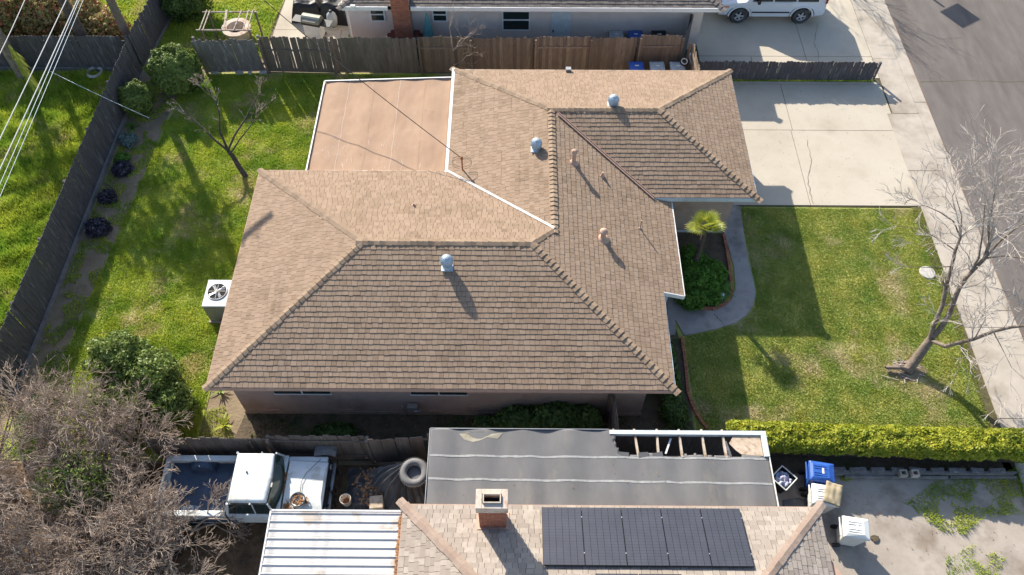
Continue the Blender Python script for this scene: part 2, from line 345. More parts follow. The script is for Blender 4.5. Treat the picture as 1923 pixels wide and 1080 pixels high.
def bare_tree(name, label, base, stems, depth=4, kids=3, bark='bark', twig='twig', group=None, seed=1, ratio=.66, spread=.7, up=.05, cat='tree', limbs=None, wander=.25, minr=.005):
    """stems: list of (direction, length, radius) from the base; limbs: list of explicit polylines (pts, r0, r1, twiglen)"""
    rg = random.Random(seed); t = thing(name, label, cat, base, group=group); tr = []; tw = []
    for d, L, r in stems:
        d = Vector(d).normalized(); p = Vector(base); n = 4; pts = [p]
        for i in range(n):
            d = (d + Vector((rg.gauss(0,.09), rg.gauss(0,.09), 0))).normalized(); q = p + d*L/n
            tr.append((p, q, r*(1-.4*i/n), r*(1-.4*(i+1)/n))); p = q; pts.append(p)
        for k in range(kids+1):
            ax = d.orthogonal().normalized(); ax.rotate(Matrix.Rotation(rg.uniform(0,6.283), 3, d)); nd = d*math.cos(.6) + ax*math.sin(.6)*rg.uniform(.6,1.3)
            grow(pts[-1] if k < 3 else pts[2], nd, L*ratio, r*.55, depth, tw, rg, wander, kids, up, ratio, spread, minr)
    for pts, r0, r1, tl, dp in (limbs or []):
        n = len(pts)
        for i in range(n-1):
            tr.append((Vector(pts[i]), Vector(pts[i+1]), r0+(r1-r0)*i/(n-1), r0+(r1-r0)*(i+1)/(n-1)))
            if tl and i >= 1:
                d = (Vector(pts[i+1])-Vector(pts[i])).normalized()
                for k in range(2):
                    ax = d.orthogonal().normalized(); ax.rotate(Matrix.Rotation(rg.uniform(0,6.283), 3, d))
                    grow(Vector(pts[i]).lerp(Vector(pts[i+1]), rg.random()), d*.6+ax, tl*rg.uniform(.4,.8), r1*.4, max(dp-1,0), tw, rg, wander, kids, up, ratio, spread, minr)
        if tl:
            d = (Vector(pts[-1])-Vector(pts[-2])).normalized()
            for k in range(3):
                ax = d.orthogonal().normalized(); ax.rotate(Matrix.Rotation(rg.uniform(0,6.283), 3, d)); grow(pts[-1], d+ax*.5, tl, r1*.8, dp, tw, rg, wander, kids, up, ratio, spread, minr)
    segs_obj(tr, 10, 'trunk', bark, t)
    if tw: segs_obj(tw, 4, 'twigs', twig, t)
    return t

# ------------------------------------------------------------------ ground
MB().bb(-300,-300,-.3,300,400,-.02).build('ground', 'dirt', kind='structure')
def sheet(name, poly, z, m, depth=.12, kind='structure'): return MB().prism([tuple(p[:2]) for p in poly], z-depth, z).build(name, m, kind=kind)
sheet('back_lawn', [(-16.1,9.6),(-9.9,9.6),(-9.75,19.4),(-2.6,19.4),(-2.6,24.7),(7.6,24.7),(7.6,27.35),(-16.1,27.35)], 0, 'turf2')
sheet('west_yard', [(-40,9.6),(-16.4,9.6),(-16.2,27.3),(-40,27.3)], .002, 'turf2')
sheet('front_lawn', [(5.7,10.6),(15.0,10.3),(15.5,19.9),(7.6,19.95),(7.6,16),(5.3,15.5),(5.68,13.5)], 0, 'turf')
sheet('north_lawn', [(-40,27.6),(-11.6,27.6),(-10.9,32),(-9.5,60),(-40,60)], .002, 'turf2')
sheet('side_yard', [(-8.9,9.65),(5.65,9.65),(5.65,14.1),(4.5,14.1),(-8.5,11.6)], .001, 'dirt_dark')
sheet('south_yard', [(-40,-20),(-2.0,-20),(-2.0,9.5),(-40,9.5)], .002, 'litter')
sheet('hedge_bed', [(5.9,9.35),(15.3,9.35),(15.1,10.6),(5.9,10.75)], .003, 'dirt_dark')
sheet('bed_strip', [(-16.05,11),(-15.1,12.5),(-14.6,20),(-14.3,26.6),(-13.0,27.3),(-16.05,27.3)], .006, 'dirt')
# pavement: each cast slab is a piece of its own
def slabs(name, cells, m, z=.03, label_kind='slab'):
    o = sheet(name+'', [(c[0]-.004,c[1]-.004) for c in cells[0][:1]] and cells[-1], z-.05, 'crack', .05) if False else None
    root = MB()
    xs = [p[0] for c in cells for p in c]; ys = [p[1] for c in cells for p in c]
    base = bpy.data.objects.new(name, None); C.objects.link(base); base['kind'] = 'structure'; ORG[name] = Vector()
    for c in cells:
        cx = sum(p[0] for p in c)/len(c); cy = sum(p[1] for p in c)/len(c)
        c2 = [(p[0]+(cx-p[0])*.012/max(.3,abs(cx-p[0])), p[1]+(cy-p[1])*.012/max(.3,abs(cy-p[1]))) for p in c]
        MB().prism(c2, z-.12, z+rng.uniform(-.003,.003)).build('slab', m, base)
    return base
def rect(x0,y0,x1,y1): return [(x0,y0),(x1,y0),(x1,y1),(x0,y1)]
sheet('joint_bed', rect(7.3,19.95,17.2,60), .004, 'crack'); sheet('joint_strip', rect(15.0,-10,17.2,20), .003, 'crack')
jx = at(1480,215).x
slabs('driveway', [rect(7.7,24.0,jx,26.75), rect(jx,24.0,15.55,26.75), rect(7.7,20.0,11.2,24.0), rect(11.2,20.0,15.4,24.0), rect(7.7,26.75,15.5,26.92)], 'concrete')
sy = [-2, 1.5, 5.0, 7.9, 11.2, 14.6, 18.2, 21.8, 25.0, 28.4, 31.8, 35.2, 38.6, 42, 50]
slabs('sidewalk', [rect(15.35 if b < 26 else 15.6, a, 16.68, b) for a, b in zip(sy, sy[1:])], 'concrete2', .035)
slabs('curb', [rect(16.68, a, 17.2, b) for a, b in zip([q+.7 for q in sy], [q+.7 for q in sy[1:]])], 'concrete2', .012)
slabs('neighbour_driveway', [rect(8.0,27.15,10.3,28.55), rect(10.3,27.15,12.7,28.55), rect(12.7,27.15,15.6,28.55), rect(8.0,28.55,12.7,34), rect(12.7,28.55,15.6,34), rect(8.6,34,15.6,45)], 'concrete', .028)
sheet('street', rect(17.2,-60,30,140), -.015, 'asphalt')
sheet('far_verge', rect(30,-60,60,140), -.01, 'turf')
slabs('patio_slab', [rect(-10.95,27.62,-7.9,30.2), rect(-7.9,27.62,-7.35,30.2), [(-10.95,30.2),(-7.35,30.2),(-7.35,40),(-10.3,40)]], 'concrete', .03)
# south-east yard
sheet('back_court', [(7.0,-20),(20,-20),(15.4,6),(15.25,9.2),(7.0,9.35)], .012, 'concrete_old')
sheet('garden_path', [(8.28,20.02)] + [tuple(at(*q)[:2]) for q in ((1390,388),(1398,450),(1405,490),(1414,525),(1419,550),(1414,575),(1402,592),(1380,607),(1345,618),(1285,631),(1268,600),(1262,560),(1290,572),(1330,580),(1360,572),(1375,560),(1381,540),(1378,500),(1368,465),(1360,440),(1356,420))] + [(7.75,20.0)], .028, 'path')
MB().prism([tuple(at(*q)[:2]) for q in ((1252,556),(1268,556),(1268,630),(1254,630))], 0, .06).build('porch_step', 'path', kind='structure')
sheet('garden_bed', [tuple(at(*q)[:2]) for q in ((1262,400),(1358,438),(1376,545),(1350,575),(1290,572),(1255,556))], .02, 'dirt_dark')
# cracks in the concrete (thin recessed-looking lines of dirt)
def crack(pts, wd=.012, z=.036, name='crack'):
    mb = MB(); P = []
    for (a, b) in zip(pts, pts[1:]):
        for i in range(6):
            q = Vector(a).lerp(Vector(b), i/6); P.append(q + Vector((rng.gauss(0,.02), rng.gauss(0,.02), 0)))
    P.append(Vector(pts[-1]))
    for a, b in zip(P, P[1:]):
        d = (b-a).normalized(); n = Vector((-d.y, d.x, 0))*wd*rng.uniform(.4,1)
        mb.add([(a-n).to_tuple(), (b-n).to_tuple(), (b+n).to_tuple(), (a+n).to_tuple()], [(0,1,2,3)])
    mb.v = [(x,y,z) for x,y,_ in mb.v]; return mb.build(name, 'crack', kind='structure')
crack([at(1515,262),at(1523,300),at(1516,340),at(1527,384)]); crack([at(1535,45),at(1528,82),at(1536,100),at(1536,120)], .01, .034)
crack([at(1727,153),at(1800,151),at(1923,152)], .015, -.012); crack([at(1695,384),at(1712,372),at(1720,378)])
crack([at(1340,590),at(1352,602),at(1361,616)], .012, .033)

front_poly = [(5.75,10.7),(15.0,10.35),(15.3,15),(15.5,19.85),(8.33,19.9),*[tuple(at(*q)[:2]) for q in ((1401,450),(1408,490),(1417,525),(1421,550),(1416,577),(1403,595),(1381,609),(1345,620),(1285,633))]]
trunkhole = [(12.6,12.5),(13.4,12.5),(13.4,13.3),(12.6,13.3)]
grass('lawn_grass', front_poly, 2300, .032, 'grass', holes=[trunkhole])
back_poly = [(-15.6,9.7),(-9.95,9.7),(-9.85,19.45),(-2.7,19.45),(-2.7,24.7),(-2.0,27.2),(-13.6,27.2),(-14.1,26.6),(-14.6,20),(-15.0,13)]
dirtpatch = [(-9.95,11.2),(-9.4,9.7),(-9.5,9.7),(-9.9,13)]
grass('back_lawn_grass', back_poly, 1800, .055, 'grassb', clump=.9)
grass('rough_grass', [(-23,11),(-16.5,11),(-16.3,27.2),(-27,27.2)], 1500, .19, 'grassb', wd=.022, clump=.9)
grass('neighbour_grass', [(-22,28.2),(-15.5,28),(-11.2,27.7),(-10.9,33),(-25,33)], 700, .08, 'grassb', wd=.022)
grass('bed_weeds', [(-16.0,12),(-15.0,12.5),(-14.4,20),(-14.1,26.6),(-15.9,27)], 1300, .07, 'grassb', patchy=.0)
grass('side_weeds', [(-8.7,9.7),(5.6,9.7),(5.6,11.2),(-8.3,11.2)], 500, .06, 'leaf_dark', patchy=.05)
grass('corner_grass', [(-9.9,9.7),(-8.5,9.7),(-9.3,11.5),(-9.9,11.3)], 1100, .05, 'grassb')
grass('fence_line_grass', rect(7.8,26.9,15.3,27.05), 2500, .08, 'grassb')
for nm, pl, dn in (('court_weeds', [tuple(at(*q)[:2]) for q in ((1700,945),(1755,905),(1800,880),(1915,880),(1925,965),(1850,970),(1810,1005),(1770,1000))], 1500),
               ('court_weeds', [tuple(at(*q)[:2]) for q in ((1775,1045),(1835,1020),(1890,1050),(1870,1095),(1780,1095))], 900),
               ('court_weeds', [tuple(at(*q)[:2]) for q in ((1575,888),(1612,885),(1605,900),(1580,905))], 1800)):
    grass(nm, pl, dn*.7, .1, 'grassb', wd=.014, clump=1, patchy=-.28)

# ------------------------------------------------------------------ roofs of individual shingles
def clip(poly, a, b, c):     # keep a*x+b*y+c >= 0 (2-D)
    out = []; n = len(poly)
    for i in range(n):
        p, q = poly[i], poly[(i+1)%n]; dp = a*p[0]+b*p[1]+c; dq = a*q[0]+b*q[1]+c
        if dp >= 0: out.append(p)
        if (dp >= 0) != (dq >= 0):
            t = dp/(dp-dq); out.append((p[0]+(q[0]-p[0])*t, p[1]+(q[1]-p[1])*t))
    return out
def shingle_face(tabs, poly, down, course=.165, tabw=.17, th=.0135, jit=.22, gap=.009, stag=.5, prio=0, lam=False, seed=0):
    """poly: planar 3-D convex outline; down: horizontal down-slope direction. Every tab is a wedge lifted at its butt."""
    P = [Vector(p) for p in poly]; n = Vector((0,0,0))
    for i in range(1, len(P)-1): n += (P[i]-P[0]).cross(P[i+1]-P[0])
    n.normalize()
    if n.z < 0: n = -n
    dn = Vector((*down, 0)); dv = (dn - n*dn.dot(n)).normalized(); du = n.cross(dv)
    O = Vector((0,0,P[0].z + (n.x*P[0].x + n.y*P[0].y)/n.z))   # plane point above the world origin: rows line up across split faces
    q2 = [((p-O).dot(du), (p-O).dot(dv)) for p in P]
    a = sum(q2[i][0]*q2[(i+1)%len(q2)][1]-q2[(i+1)%len(q2)][0]*q2[i][1] for i in range(len(q2)))
    if a < 0: q2 = q2[::-1]
    u0, u1 = min(p[0] for p in q2), max(p[0] for p in q2); v0, v1 = min(p[1] for p in q2), max(p[1] for p in q2)
    vend = v1 if not seed else v1
    r = 0; rr = math.ceil((v1 + .0)/course)
    edges = [(q2[i], q2[(i+1)%len(q2)]) for i in range(len(q2))]
    off = v1 % course
    for row in range(int(math.floor((v0-off)/course)), int(math.ceil((v1-off)/course))):
        va = row*course + off; vb = va + course
        wob = 0
        ncol0 = int(math.floor(u0/tabw))-1; ncol1 = int(math.ceil(u1/tabw))+1
        hrow = random.Random(row*7919+seed); shift = hrow.random()*tabw
        for col in range(ncol0, ncol1+1):
            h = random.Random(row*131071 + col*8191 + seed); h2 = random.Random(row*131071 + (col+1)*8191 + seed)
            ua = col*tabw + shift + (h.random()-.5)*2*jit*tabw; ub = (col+1)*tabw + shift + (h2.random()-.5)*2*jit*tabw
            dvj = (h.random()-.5)*.03 + .012*math.sin(ua*.9+row*1.7+seed); k = [(ua+gap/2, va), (ub-gap/2, va), (ub-gap/2, vb+dvj*.6), (ua+gap/2, vb+dvj*.6)]
            for p, q in edges:
                ex, ey = q[0]-p[0], q[1]-p[1]; k = clip(k, -ey, ex, ey*p[0]-ex*p[1])
                if not k: break
            if len(k) < 3: continue
            ar = abs(sum(k[i][0]*k[(i+1)%len(k)][1]-k[(i+1)%len(k)][0]*k[i][1] for i in range(len(k))))/2
            if ar < .0008: continue
            tt = th*(.75+.5*h.random()) * (1.5 if lam and h.random() < .5 else 1)
            top = [O + du*p[0] + dv*p[1] + n*(.004 + tt*max(0,(p[1]-va)/course)) for p in k]; bot = [O + du*p[0] + dv*p[1] - n*.004 for p in k]
            m = len(k); c = sum(top, Vector())/m
            tabs.append((prio - (0 if ar > .8*course*tabw*.9 else 50) - c.y*.05, top+bot, [tuple(range(m))] + [(i, m+i, m+(i+1)%m, (i+1)%m) for i in range(m)], h.random()))
def fixwind(V, f):
    return f
def build_tabs(tabs, roof, m, nmax=300):
    tabs.sort(key=lambda t: -t[0]); rest = MB()
    for i, (_, V, fs, tn) in enumerate(tabs):
        # outward winding for the top face
        nrm = (V[1]-V[0]).cross(V[2]-V[0])
        if nrm.z < 0: fs = [f[::-1] for f in fs]
        if i < nmax:
            c = sum(V, Vector())/len(V); off = ORG.get(roof.name, Vector())
            mb = MB().add([p-c for p in V], fs, tn); o = bpy.data.objects.new('shingle', mb.mesh('shingle', m)); C.objects.link(o); o.parent = roof; o.location = c-off
        else: rest.add(V, fs, tn)
    if rest.v: rest.build('shingle_field', m, roof, kind='stuff')
def cap_mesh(L, wd, drop, m):
    mb = MB(); t = .02
    for s in (-1, 1):
        a = [(0,0,t*.3),(s*wd,0,t*.3-drop*wd),(s*wd,L,t*1.6-drop*wd),(0,L,t*1.9)]; b = [(x,y,z-t) for x,y,z in a]
        f = [(0,1,2,3),(7,6,5,4),(1,5,6,2),(2,6,7,3),(0,4,5,1)]
        if s < 0: f = [q[::-1] for q in f]
        f = [q[::-1] for q in f] if False else f
        mb.add(a+b, f)
    return mb.mesh('cap_shingle', m)
CAPM = {}
def caps(roof, lines, m='cap', step=.185, wd=.125, drop=.25):
    """lines: (high point, low point) - butt ends face the low point"""
    key = (m, wd, drop)
    if key not in CAPM: CAPM[key] = cap_mesh(step*1.12, wd, drop, m)
    off = ORG.get(roof.name, Vector())
    for a, b in lines:
        a = Vector(a); b = Vector(b); d = b-a; L = d.length; d.normalize(); n = int(L/step)
        xx = d.cross(Vector((0,0,1))).normalized(); zz = xx.cross(d)
        for i in range(n+1):
            o = bpy.data.objects.new('ridge_cap', CAPM[key]); C.objects.link(o); o.parent = roof
            M = Matrix((xx, d, zz)).transposed().to_4x4() @ Matrix.Rotation(rng.gauss(0,.02), 4, 'Z'); M = M @ Matrix.Diagonal((rng.uniform(.9,1.08),rng.uniform(.97,1.05),rng.uniform(.8,1.3),1)); M.translation = a + d*(i*step+rng.gauss(0,.006)) + zz*.012 - off; o.matrix_local = M
def polymesh(polys):
    mb = MB()
    for p in polys: mb.add(p, [tuple(range(len(p)))])
    return mb

# ------------------------------------------------------------------ the main house
ze = 2.55
SW=(-8.95,10.82,ze); SE=(4.66,10.82,ze); NW=(-8.95,19.31,ze); RW=(-4.69,15.17,3.87); RE=(.5,15.17,3.87); J=(1.23,15.9,3.64); VA=(-2.39,19.31,ze)
AN=(-2.39,24.61,ze); GNE=(8.24,24.61,ze); GSE=(8.24,18.16,ze); VE=(4.66,18.16,ze); R1=(1.235,21.29,3.645); R2=(5.01,21.30,3.65)
EM=(4.66,15.9,ze); P1=(5.34,18.16,2.334); P2=(5.34,14.26,2.334); E2=(4.66,14.26,ze)
house = thing('house', 'single-storey rose stucco house with brown hip shingle roof in the middle', 'house', (-1,16,0))
facesM = [([SW,SE,RE,RW],(0,-1)), ([NW,SW,RW],(-1,0)), ([NW,RW,RE,J,VA],(0,1)), ([RE,SE,EM,J],(1,0)), ([J,EM,VE,R1],(1,0)), ([E2,P2,P1,VE],(1,0)),
          ([AN,VA,J,R1],(-1,0)), ([GNE,AN,R1,R2],(0,1)), ([GSE,GNE,R2],(1,0)), ([VE,GSE,R2,R1],(0,-1))]
mb = MB()
for p, d in facesM:
    q = [Vector(x)-Vector((0,0,.012)) for x in p]; mb.add(q, [tuple(range(len(q)))])
sof = [SW,SE,E2,P2,P1,VE,GSE,GNE,AN,VA,NW]
mb.add([(x,y,z-.16) for x,y,z in sof], [tuple(range(len(sof)))])
roof = mb.build('roof', 'deck', house)
tabs = []
for i, (p, d) in enumerate(facesM):
    shingle_face(tabs, p, d, prio=100 if i == 0 else 0, seed={3:3,4:3,5:3}.get(i,i))
build_tabs(tabs, roof, 'shingle')
caps(roof, [(RW,SW),(RE,SE),(RW,NW),(R1,AN),(R2,GNE),(R2,GSE),(RE,J)]); caps(roof, [(RE,RW),(R2,R1),(R1,J)], drop=.3)
def valley(a, b, m, wd=.05, lift=.05):
    a = Vector(a); b = Vector(b); d = (b-a).normalized(); s = d.cross(Vector((0,0,1))).normalized(); up = Vector((0,0,lift)); mb = MB()
    for k in (-1, 1):
        c = s*k*wd*.9; mb.tube([a+c+up, b+c+up], .018, 6)
    mb.add([a-s*wd+up*.7, b-s*wd+up*.7, b+s*wd+up*.7, a+s*wd+up*.7], [(0,1,2,3)]); return mb
valley(VA, J, 'x', .032, .035).build('valley_flashing', 'whited', roof); valley((4.72,18.1,ze), (1.45,21.1,3.6), 'x', .045).build('valley_flashing', 'vent', roof)
def fascia(a, b, m, out, h=.17, th=.025, gut=False, par=roof):
    a = Vector(a); b = Vector(b); mb = MB(); o = Vector((*out,0))*th; z0 = Vector((0,0,-h)); zt = Vector((0,0,-.005 if not gut else .012))
    mb.add([a+z0,b+z0,b+z0+o,a+z0+o,a+zt,b+zt,b+zt+o,a+zt+o], [(3,2,1,0),(4,5,6,7),(0,1,5,4),(1,2,6,5),(2,3,7,6),(3,0,4,7)]); return mb.build('fascia', m, par)
fascia(SW,SE,'vent',(0,-1),th=.02); fascia(NW,SW,'vent',(-1,0)); fascia(SE,E2,'bluewhite',(1,0)); fascia(P2,P1,'white',(1,0),th=.035,gut=True)
fascia(VE,GSE,'bluewhite',(0,-1),th=.03); fascia(GSE,GNE,'bluewhite',(1,0)); fascia(GNE,AN,'white',(0,1)); fascia(VA,NW,'white',(0,1))
fascia((4.66,14.26,2.56),(5.34,14.26,2.345),'white',(0,-1),th=.03,gut=True)
MB().bb(-2.48,19.25,2.50,-2.37,24.66,2.58).build('edge_flashing', 'white', roof)
# walls
wl = MB().prism([(-8.54,11.24),(4.0,11.24),(4.0,14.5),(4.0,18.69),(7.71,18.69),(7.71,24.2),(-2.0,24.2),(-2.0,18.9),(-8.54,18.9)], 0, ze-.16).build('wall', 'stucco', house)
MB().bb(-8.57,11.212,.0,4.03,11.236,.16).build('wall_base', 'mortar', house)
for u0, u1 in ((505,612),(768,875)):
    a = at(u0,733,2.0).x; b = at(u1,733,2.0).x
    wn_ = MB().bb(a,11.215,1.40,b,11.25,2.3).build('window', 'winglass', house); MB().bb(a-.04,11.2,1.36,b+.04,11.238,1.40).build('window_sill', 'whited', wn_)
    MB().bb((a+b)/2-.02,11.2,1.40,(a+b)/2+.02,11.213,2.3).build('window_frame', 'whited', wn_)
for u in (520,655,820):
    x = at(u,770).x; MB().bb(x-.2,11.205,.22,x+.2,11.232,.34).build('foundation_vent', 'vent', house)
MB().bb(5.0,18.66,.03,7.6,18.685,.14).build('base_trim', 'bluewhite', house)
MB().bb(4.75,14.35,.0,4.87,14.47,2.3).build('porch_post', 'bluewhite', house)
gm = MB(); gm.tube([(-3.3,11.1,.25),(-3.3,11.1,.75)],.03,6); gm.box((-3.15,11.08,.8),(.3,.16,.2)); gm.tube([(-3.1,11.1,.3),(-3.1,11.0,.7),(-2.9,11.0,.72)],.02,6); gm.build('gas_meter','metal',house)
valve = MB(); valve.tube([(-3.45,11.1,.1),(-3.45,11.05,.9)],.02,6); valve.build('pipe','metal',house)
# flat patio roof
fz = 2.46
fp = [at(610,153,fz), at(853,146,fz), at(839,323,fz), at(575,323,fz)]; fp[1].x = fp[2].x = -2.51; fp[2].y = fp[3].y = 19.28
patio = thing('patio_roof', 'flat tan rolled-roofing patio cover with white edge beside the shingle roof', 'patio cover', (fp[3].x, fp[3].y, 0))
def fsag(x, y): return fz-.02 + .012*math.sin(x*5.3) + .02*noise.noise(Vector((x*.8,y*.8,0))) + .008*noise.noise(Vector((x*5,y*2,0)))
Vt = []; nx, ny = 90, 80
for j in range(ny+1):
    for i in range(nx+1):
        a = fp[3].lerp(fp[2], i/nx); b = fp[0].lerp(fp[1], i/nx); p = a.lerp(b, j/ny)
        Vt.append((p.x,p.y,fsag(p.x,p.y)))
Fq = [(j*(nx+1)+i, j*(nx+1)+i+1, (j+1)*(nx+1)+i+1, (j+1)*(nx+1)+i) for j in range(ny) for i in range(nx)]
npobj('roof_sheet', Vt, Fq, 'flat', patio, smooth=True)
mb = MB(); mb.add([(p.x,p.y,fz-.12) for p in fp], [(3,2,1,0)]); mb.build('ceiling_board', 'whited', patio)
for a, b in ((fp[3],fp[0]),(fp[0],fp[1])):
    d = (b-a).normalized(); n = Vector((-d.y,d.x,0)); mb = MB()
    mb.add([a-n*.02+Vector((0,0,.03)), b-n*.02+Vector((0,0,.03)), b+n*.03+Vector((0,0,.03)), a+n*.03+Vector((0,0,.03)), a+n*.03-Vector((0,0,.16)), b+n*.03-Vector((0,0,.16))], [(0,1,2,3),(3,2,5,4)]); mb.build('edge_flashing', 'white', patio)
for p in (fp[0]+Vector((.15,-.15,0)), fp[3]+Vector((.15,.2,0)), fp[0].lerp(fp[1],.5)+Vector((0,-.15,0))): MB().bb(p.x-.05,p.y-.05,0,p.x+.05,p.y+.05,fz-.12).build('post', 'white', patio)
sheet('patio_floor', [(fp[3].x+.2,19.3),(-2.0,19.3),(-2.0,24.2),(fp[0].x+.2,24.2)], .02, 'path')

for k in range(1,5):
    mb = MB(); P=[fp[3].lerp(fp[2],k/5).lerp(fp[0].lerp(fp[1],k/5),q/24)+Vector((.012*math.sin(q*1.3+k),0,0)) for q in range(25)]
    P=[Vector((p.x,p.y,fsag(p.x,p.y)+.004)) for p in P]
    for a,b in zip(P,P[1:]): mb.add([a-Vector((.011,0,0)),a+Vector((.011,0,0)),b+Vector((.011,0,0)),b-Vector((.011,0,0))],[(0,1,2,3)])
    mb.build('roll_seam','scuff' if k%2 else 'flat',patio)
mb = MB()
for k in range(26):
    c=fp[3].lerp(fp[2],rng.uniform(.1,.95)).lerp(fp[0],rng.uniform(0,.32)); L_=rng.uniform(.05,.28); wd=rng.uniform(.006,.02); d=Vector((rng.gauss(0,.3),1,0)).normalized(); n_=Vector((-d.y,d.x,0))
    mb.add([(p.x,p.y,fsag(p.x,p.y)+.005) for p in (c-d*L_,c+n_*wd,c+d*L_,c-n_*wd)],[(0,3,2,1)])
mb.build('scuff_marks','scuff',patio,kind='stuff')
mb = MB(); yy=-5.0
while yy < 45:
    l=rng.uniform(.2,.6); wd=rng.uniform(.01,.035); mb.add([(17.19,yy,.004),(17.2+wd,yy,.004),(17.2+wd*rng.uniform(.5,1.2),yy+l,.004),(17.19,yy+l,.004)],[(0,1,2,3)]); yy+=l
mb.build('gutter_dirt','gutterdirt',kind='structure')
# roof hardware
def roofz(x, y, f):
    P = [Vector(p) for p in facesM[f][0]]; n = (P[1]-P[0]).cross(P[2]-P[0]); return P[0].z - (n.x*(x-P[0].x)+n.y*(y-P[0].y))/n.z
def turbine(u, v, f, label, zb, hn):
    b = at(u, v, zb); b.z = roofz(b.x, b.y, f); t = thing('turbine_vent', label, 'roof vent', b, group='turbine vents on the brown roof', local=True)
    MB().box((0,0,.02),(.36,.36,.03)).build('flashing','galv',t,bevel=.01)
    MB().lathe([(.15,-.08),(.145,hn*.5),(.15,hn),(.165,hn+.005)],n=24).build('neck','galv',t,smooth=True)
    V = []; n = 72; prof = [(.03,.36),(.09,.35),(.14,.31),(.175,.25),(.19,.18),(.185,.11),(.165,.05),(.15,0)]
    for i, (r, z) in enumerate(prof):
        for k in range(n):
            a = 6.2832*k/n + i*.09; rip = (1 + (.07 if k % 4 < 2 else -.05)*(0 if i in (0,) else 1)); V.append((r*rip*math.cos(a), r*rip*math.sin(a), hn+z*.95))
    mb = MB().add(V, [(i*n+k,(i+1)*n+k,(i+1)*n+(k+1)%n,i*n+(k+1)%n) for i in range(len(prof)-1) for k in range(n)]); mb.build('turbine_head','galv',t)
    MB().lathe([(.0,.385),(.03,.38),(.075,.365),(.08,.35)][::-1], (0,0,hn-.01), 20).build('turbine_cap','galv',t,smooth=True)
    return t
turbine(840,499,0,'galvanised turbine vent on the near slope, just below the ridge',3.7,.16)
turbine(1007,279,6,'galvanised turbine vent on the inner slope, left of the long ridge',3.5,.1)
turbine(1151,196,7,'galvanised turbine vent beyond the top ridge, farthest from the camera',3.6,.1)
def pipe_vent(u, v, f, label, hh, r, cone, cap=False, zb=3.3, m='vent'):
    b = at(u, v, zb); b.z = roofz(b.x,b.y,f); b = at(u, v, b.z); b.z = roofz(b.x,b.y,f)
    t = thing('vent_pipe', label, 'vent pipe', b, local=True)
    MB().lathe([(r*2.6,-.03),(r*2.2,.03),(r*1.15,cone),(r,cone+.01)],n=18).build('flashing','vent',t,smooth=True)
    mb = MB().lathe([(r,0),(r,hh)],n=16,cap=False); mb.lathe([(r*.8,hh-.06),(r,hh)],n=16); mb.build('pipe',m,t,smooth=True)
    if cap: MB().lathe([(r*1.0,hh-.02),(r*1.5,hh),(r*1.5,hh+.06),(r*.8,hh+.12),(0,hh+.13)],n=18).build('cap','vent',t,smooth=True)
pipe_vent(1077,306,4,'tall pink-brown capped flue on the right slope nearest the top ridge',.5,.07,.1,True)
pipe_vent(1131,331,4,'short cone-flashed vent pipe right of the tall capped flue',.2,.035,.14)
pipe_vent(1132,448,3,'pink-brown square-capped flue low on the right-hand slope',.34,.085,.08,True)
pipe_vent(1202,428,4,'thin vent pipe near the porch edge of the roof',.42,.022,.05)
pipe_vent(777,386,2,'small vent pipe alone on the shaded-out rear slope',.12,.03,.05)
b = at(1067,133,2.62); MB().box((0,0,.06),(.2,.16,.14)).build('roof_box_vent','metal',loc=None).location = b
tag(bpy.data.objects['roof_box_vent'], 'small square grey box at the far eave of the brown roof', 'vent'); 
# weather mast for the service drop
b = at(868,312,2.9); b.z = roofz(b.x,b.y,6); mast = thing('service_mast','rusty service mast with looped wires on the roof beside the flat cover','mast',b,local=True)
mb = MB(); mb.tube([(0,0,-.05),(0,0,.55)],.025,8); mb.build('pipe','rust',mast)
MB().lathe([(.03,.5),(.05,.55),(.04,.63),(0,.65)],n=12).build('weather_head','rust',mast,smooth=True)
mb = MB()
for s in (-1,1):
    for k in (0,1):
        mb.tube([(0,0,.55)]+[(s*(.05+.28*math.sin(a)), .1*k-.05+.08*math.cos(a), .55-.22*(1-math.cos(a))*.8) for a in [i*.5 for i in range(1,7)]],.006,5)
mb.build('drip_loop','wire_dark',mast)
MAST = Vector(b)+Vector((0,0,.58))

# air conditioner by the west wall
acp = at(400,604,0); acp = Vector((-10.02,15.15,0)); 
ac = thing('air_conditioner','grey air conditioner with round fan grille by the west wall','air conditioner',acp,local=True)
S=.78; hh=.95
MB().box((.0,0,.1+hh/2-.05),(S,S*1.35,hh-.1)).build('cabinet','acgrey',ac,bevel=.02)
MB().box((0,0,.05),(S+.1,S*1.35+.1,.1)).build('plinth','concrete_old',ac)
mb = MB().box((0,0,hh+.05),(S+.03,S*1.35+.03,.06)); mb.build('top_panel','bluewhite',ac,bevel=.015)
MB().lathe([(.31,0),(.31,.012)],(0,.05,hh+.082),32).build('fan_well','void',ac)
mb = MB()
for k in range(4):
    a=k*1.5708+.5; M=Matrix.Rotation(a,3,'Z')@Matrix.Rotation(.35,3,'Y'); mb.box(Vector((0,.05,hh+.1))+Matrix.Rotation(a,3,'Z')@Vector((0,.16,0)),(.13,.24,.006),M)
mb.build('fan_blades','metal',ac); MB().lathe([(.06,0),(.05,.05),(0,.055)],(0,.05,hh+.09),14).build('fan_hub','cement',ac,smooth=True)
mb = MB()
for r in (.09,.15,.21,.27,.31): mb.torus((0,.05,hh+.125),r,.003,n=28,k=4)
for k in range(4):
    a=k*.785; mb.tube([(-.31*math.cos(a),.05-.31*math.sin(a),hh+.12),(.31*math.cos(a),.05+.31*math.sin(a),hh+.12)],.004,4)
mb.torus((0,.05,hh+.1),.325,.014,n=32,k=6); mb.build('fan_grille','metal',ac)
mb = MB()
for k in range(12): mb.box((0,-S*.675-.006,.2+k*.06),(S*.92,.01,.02))
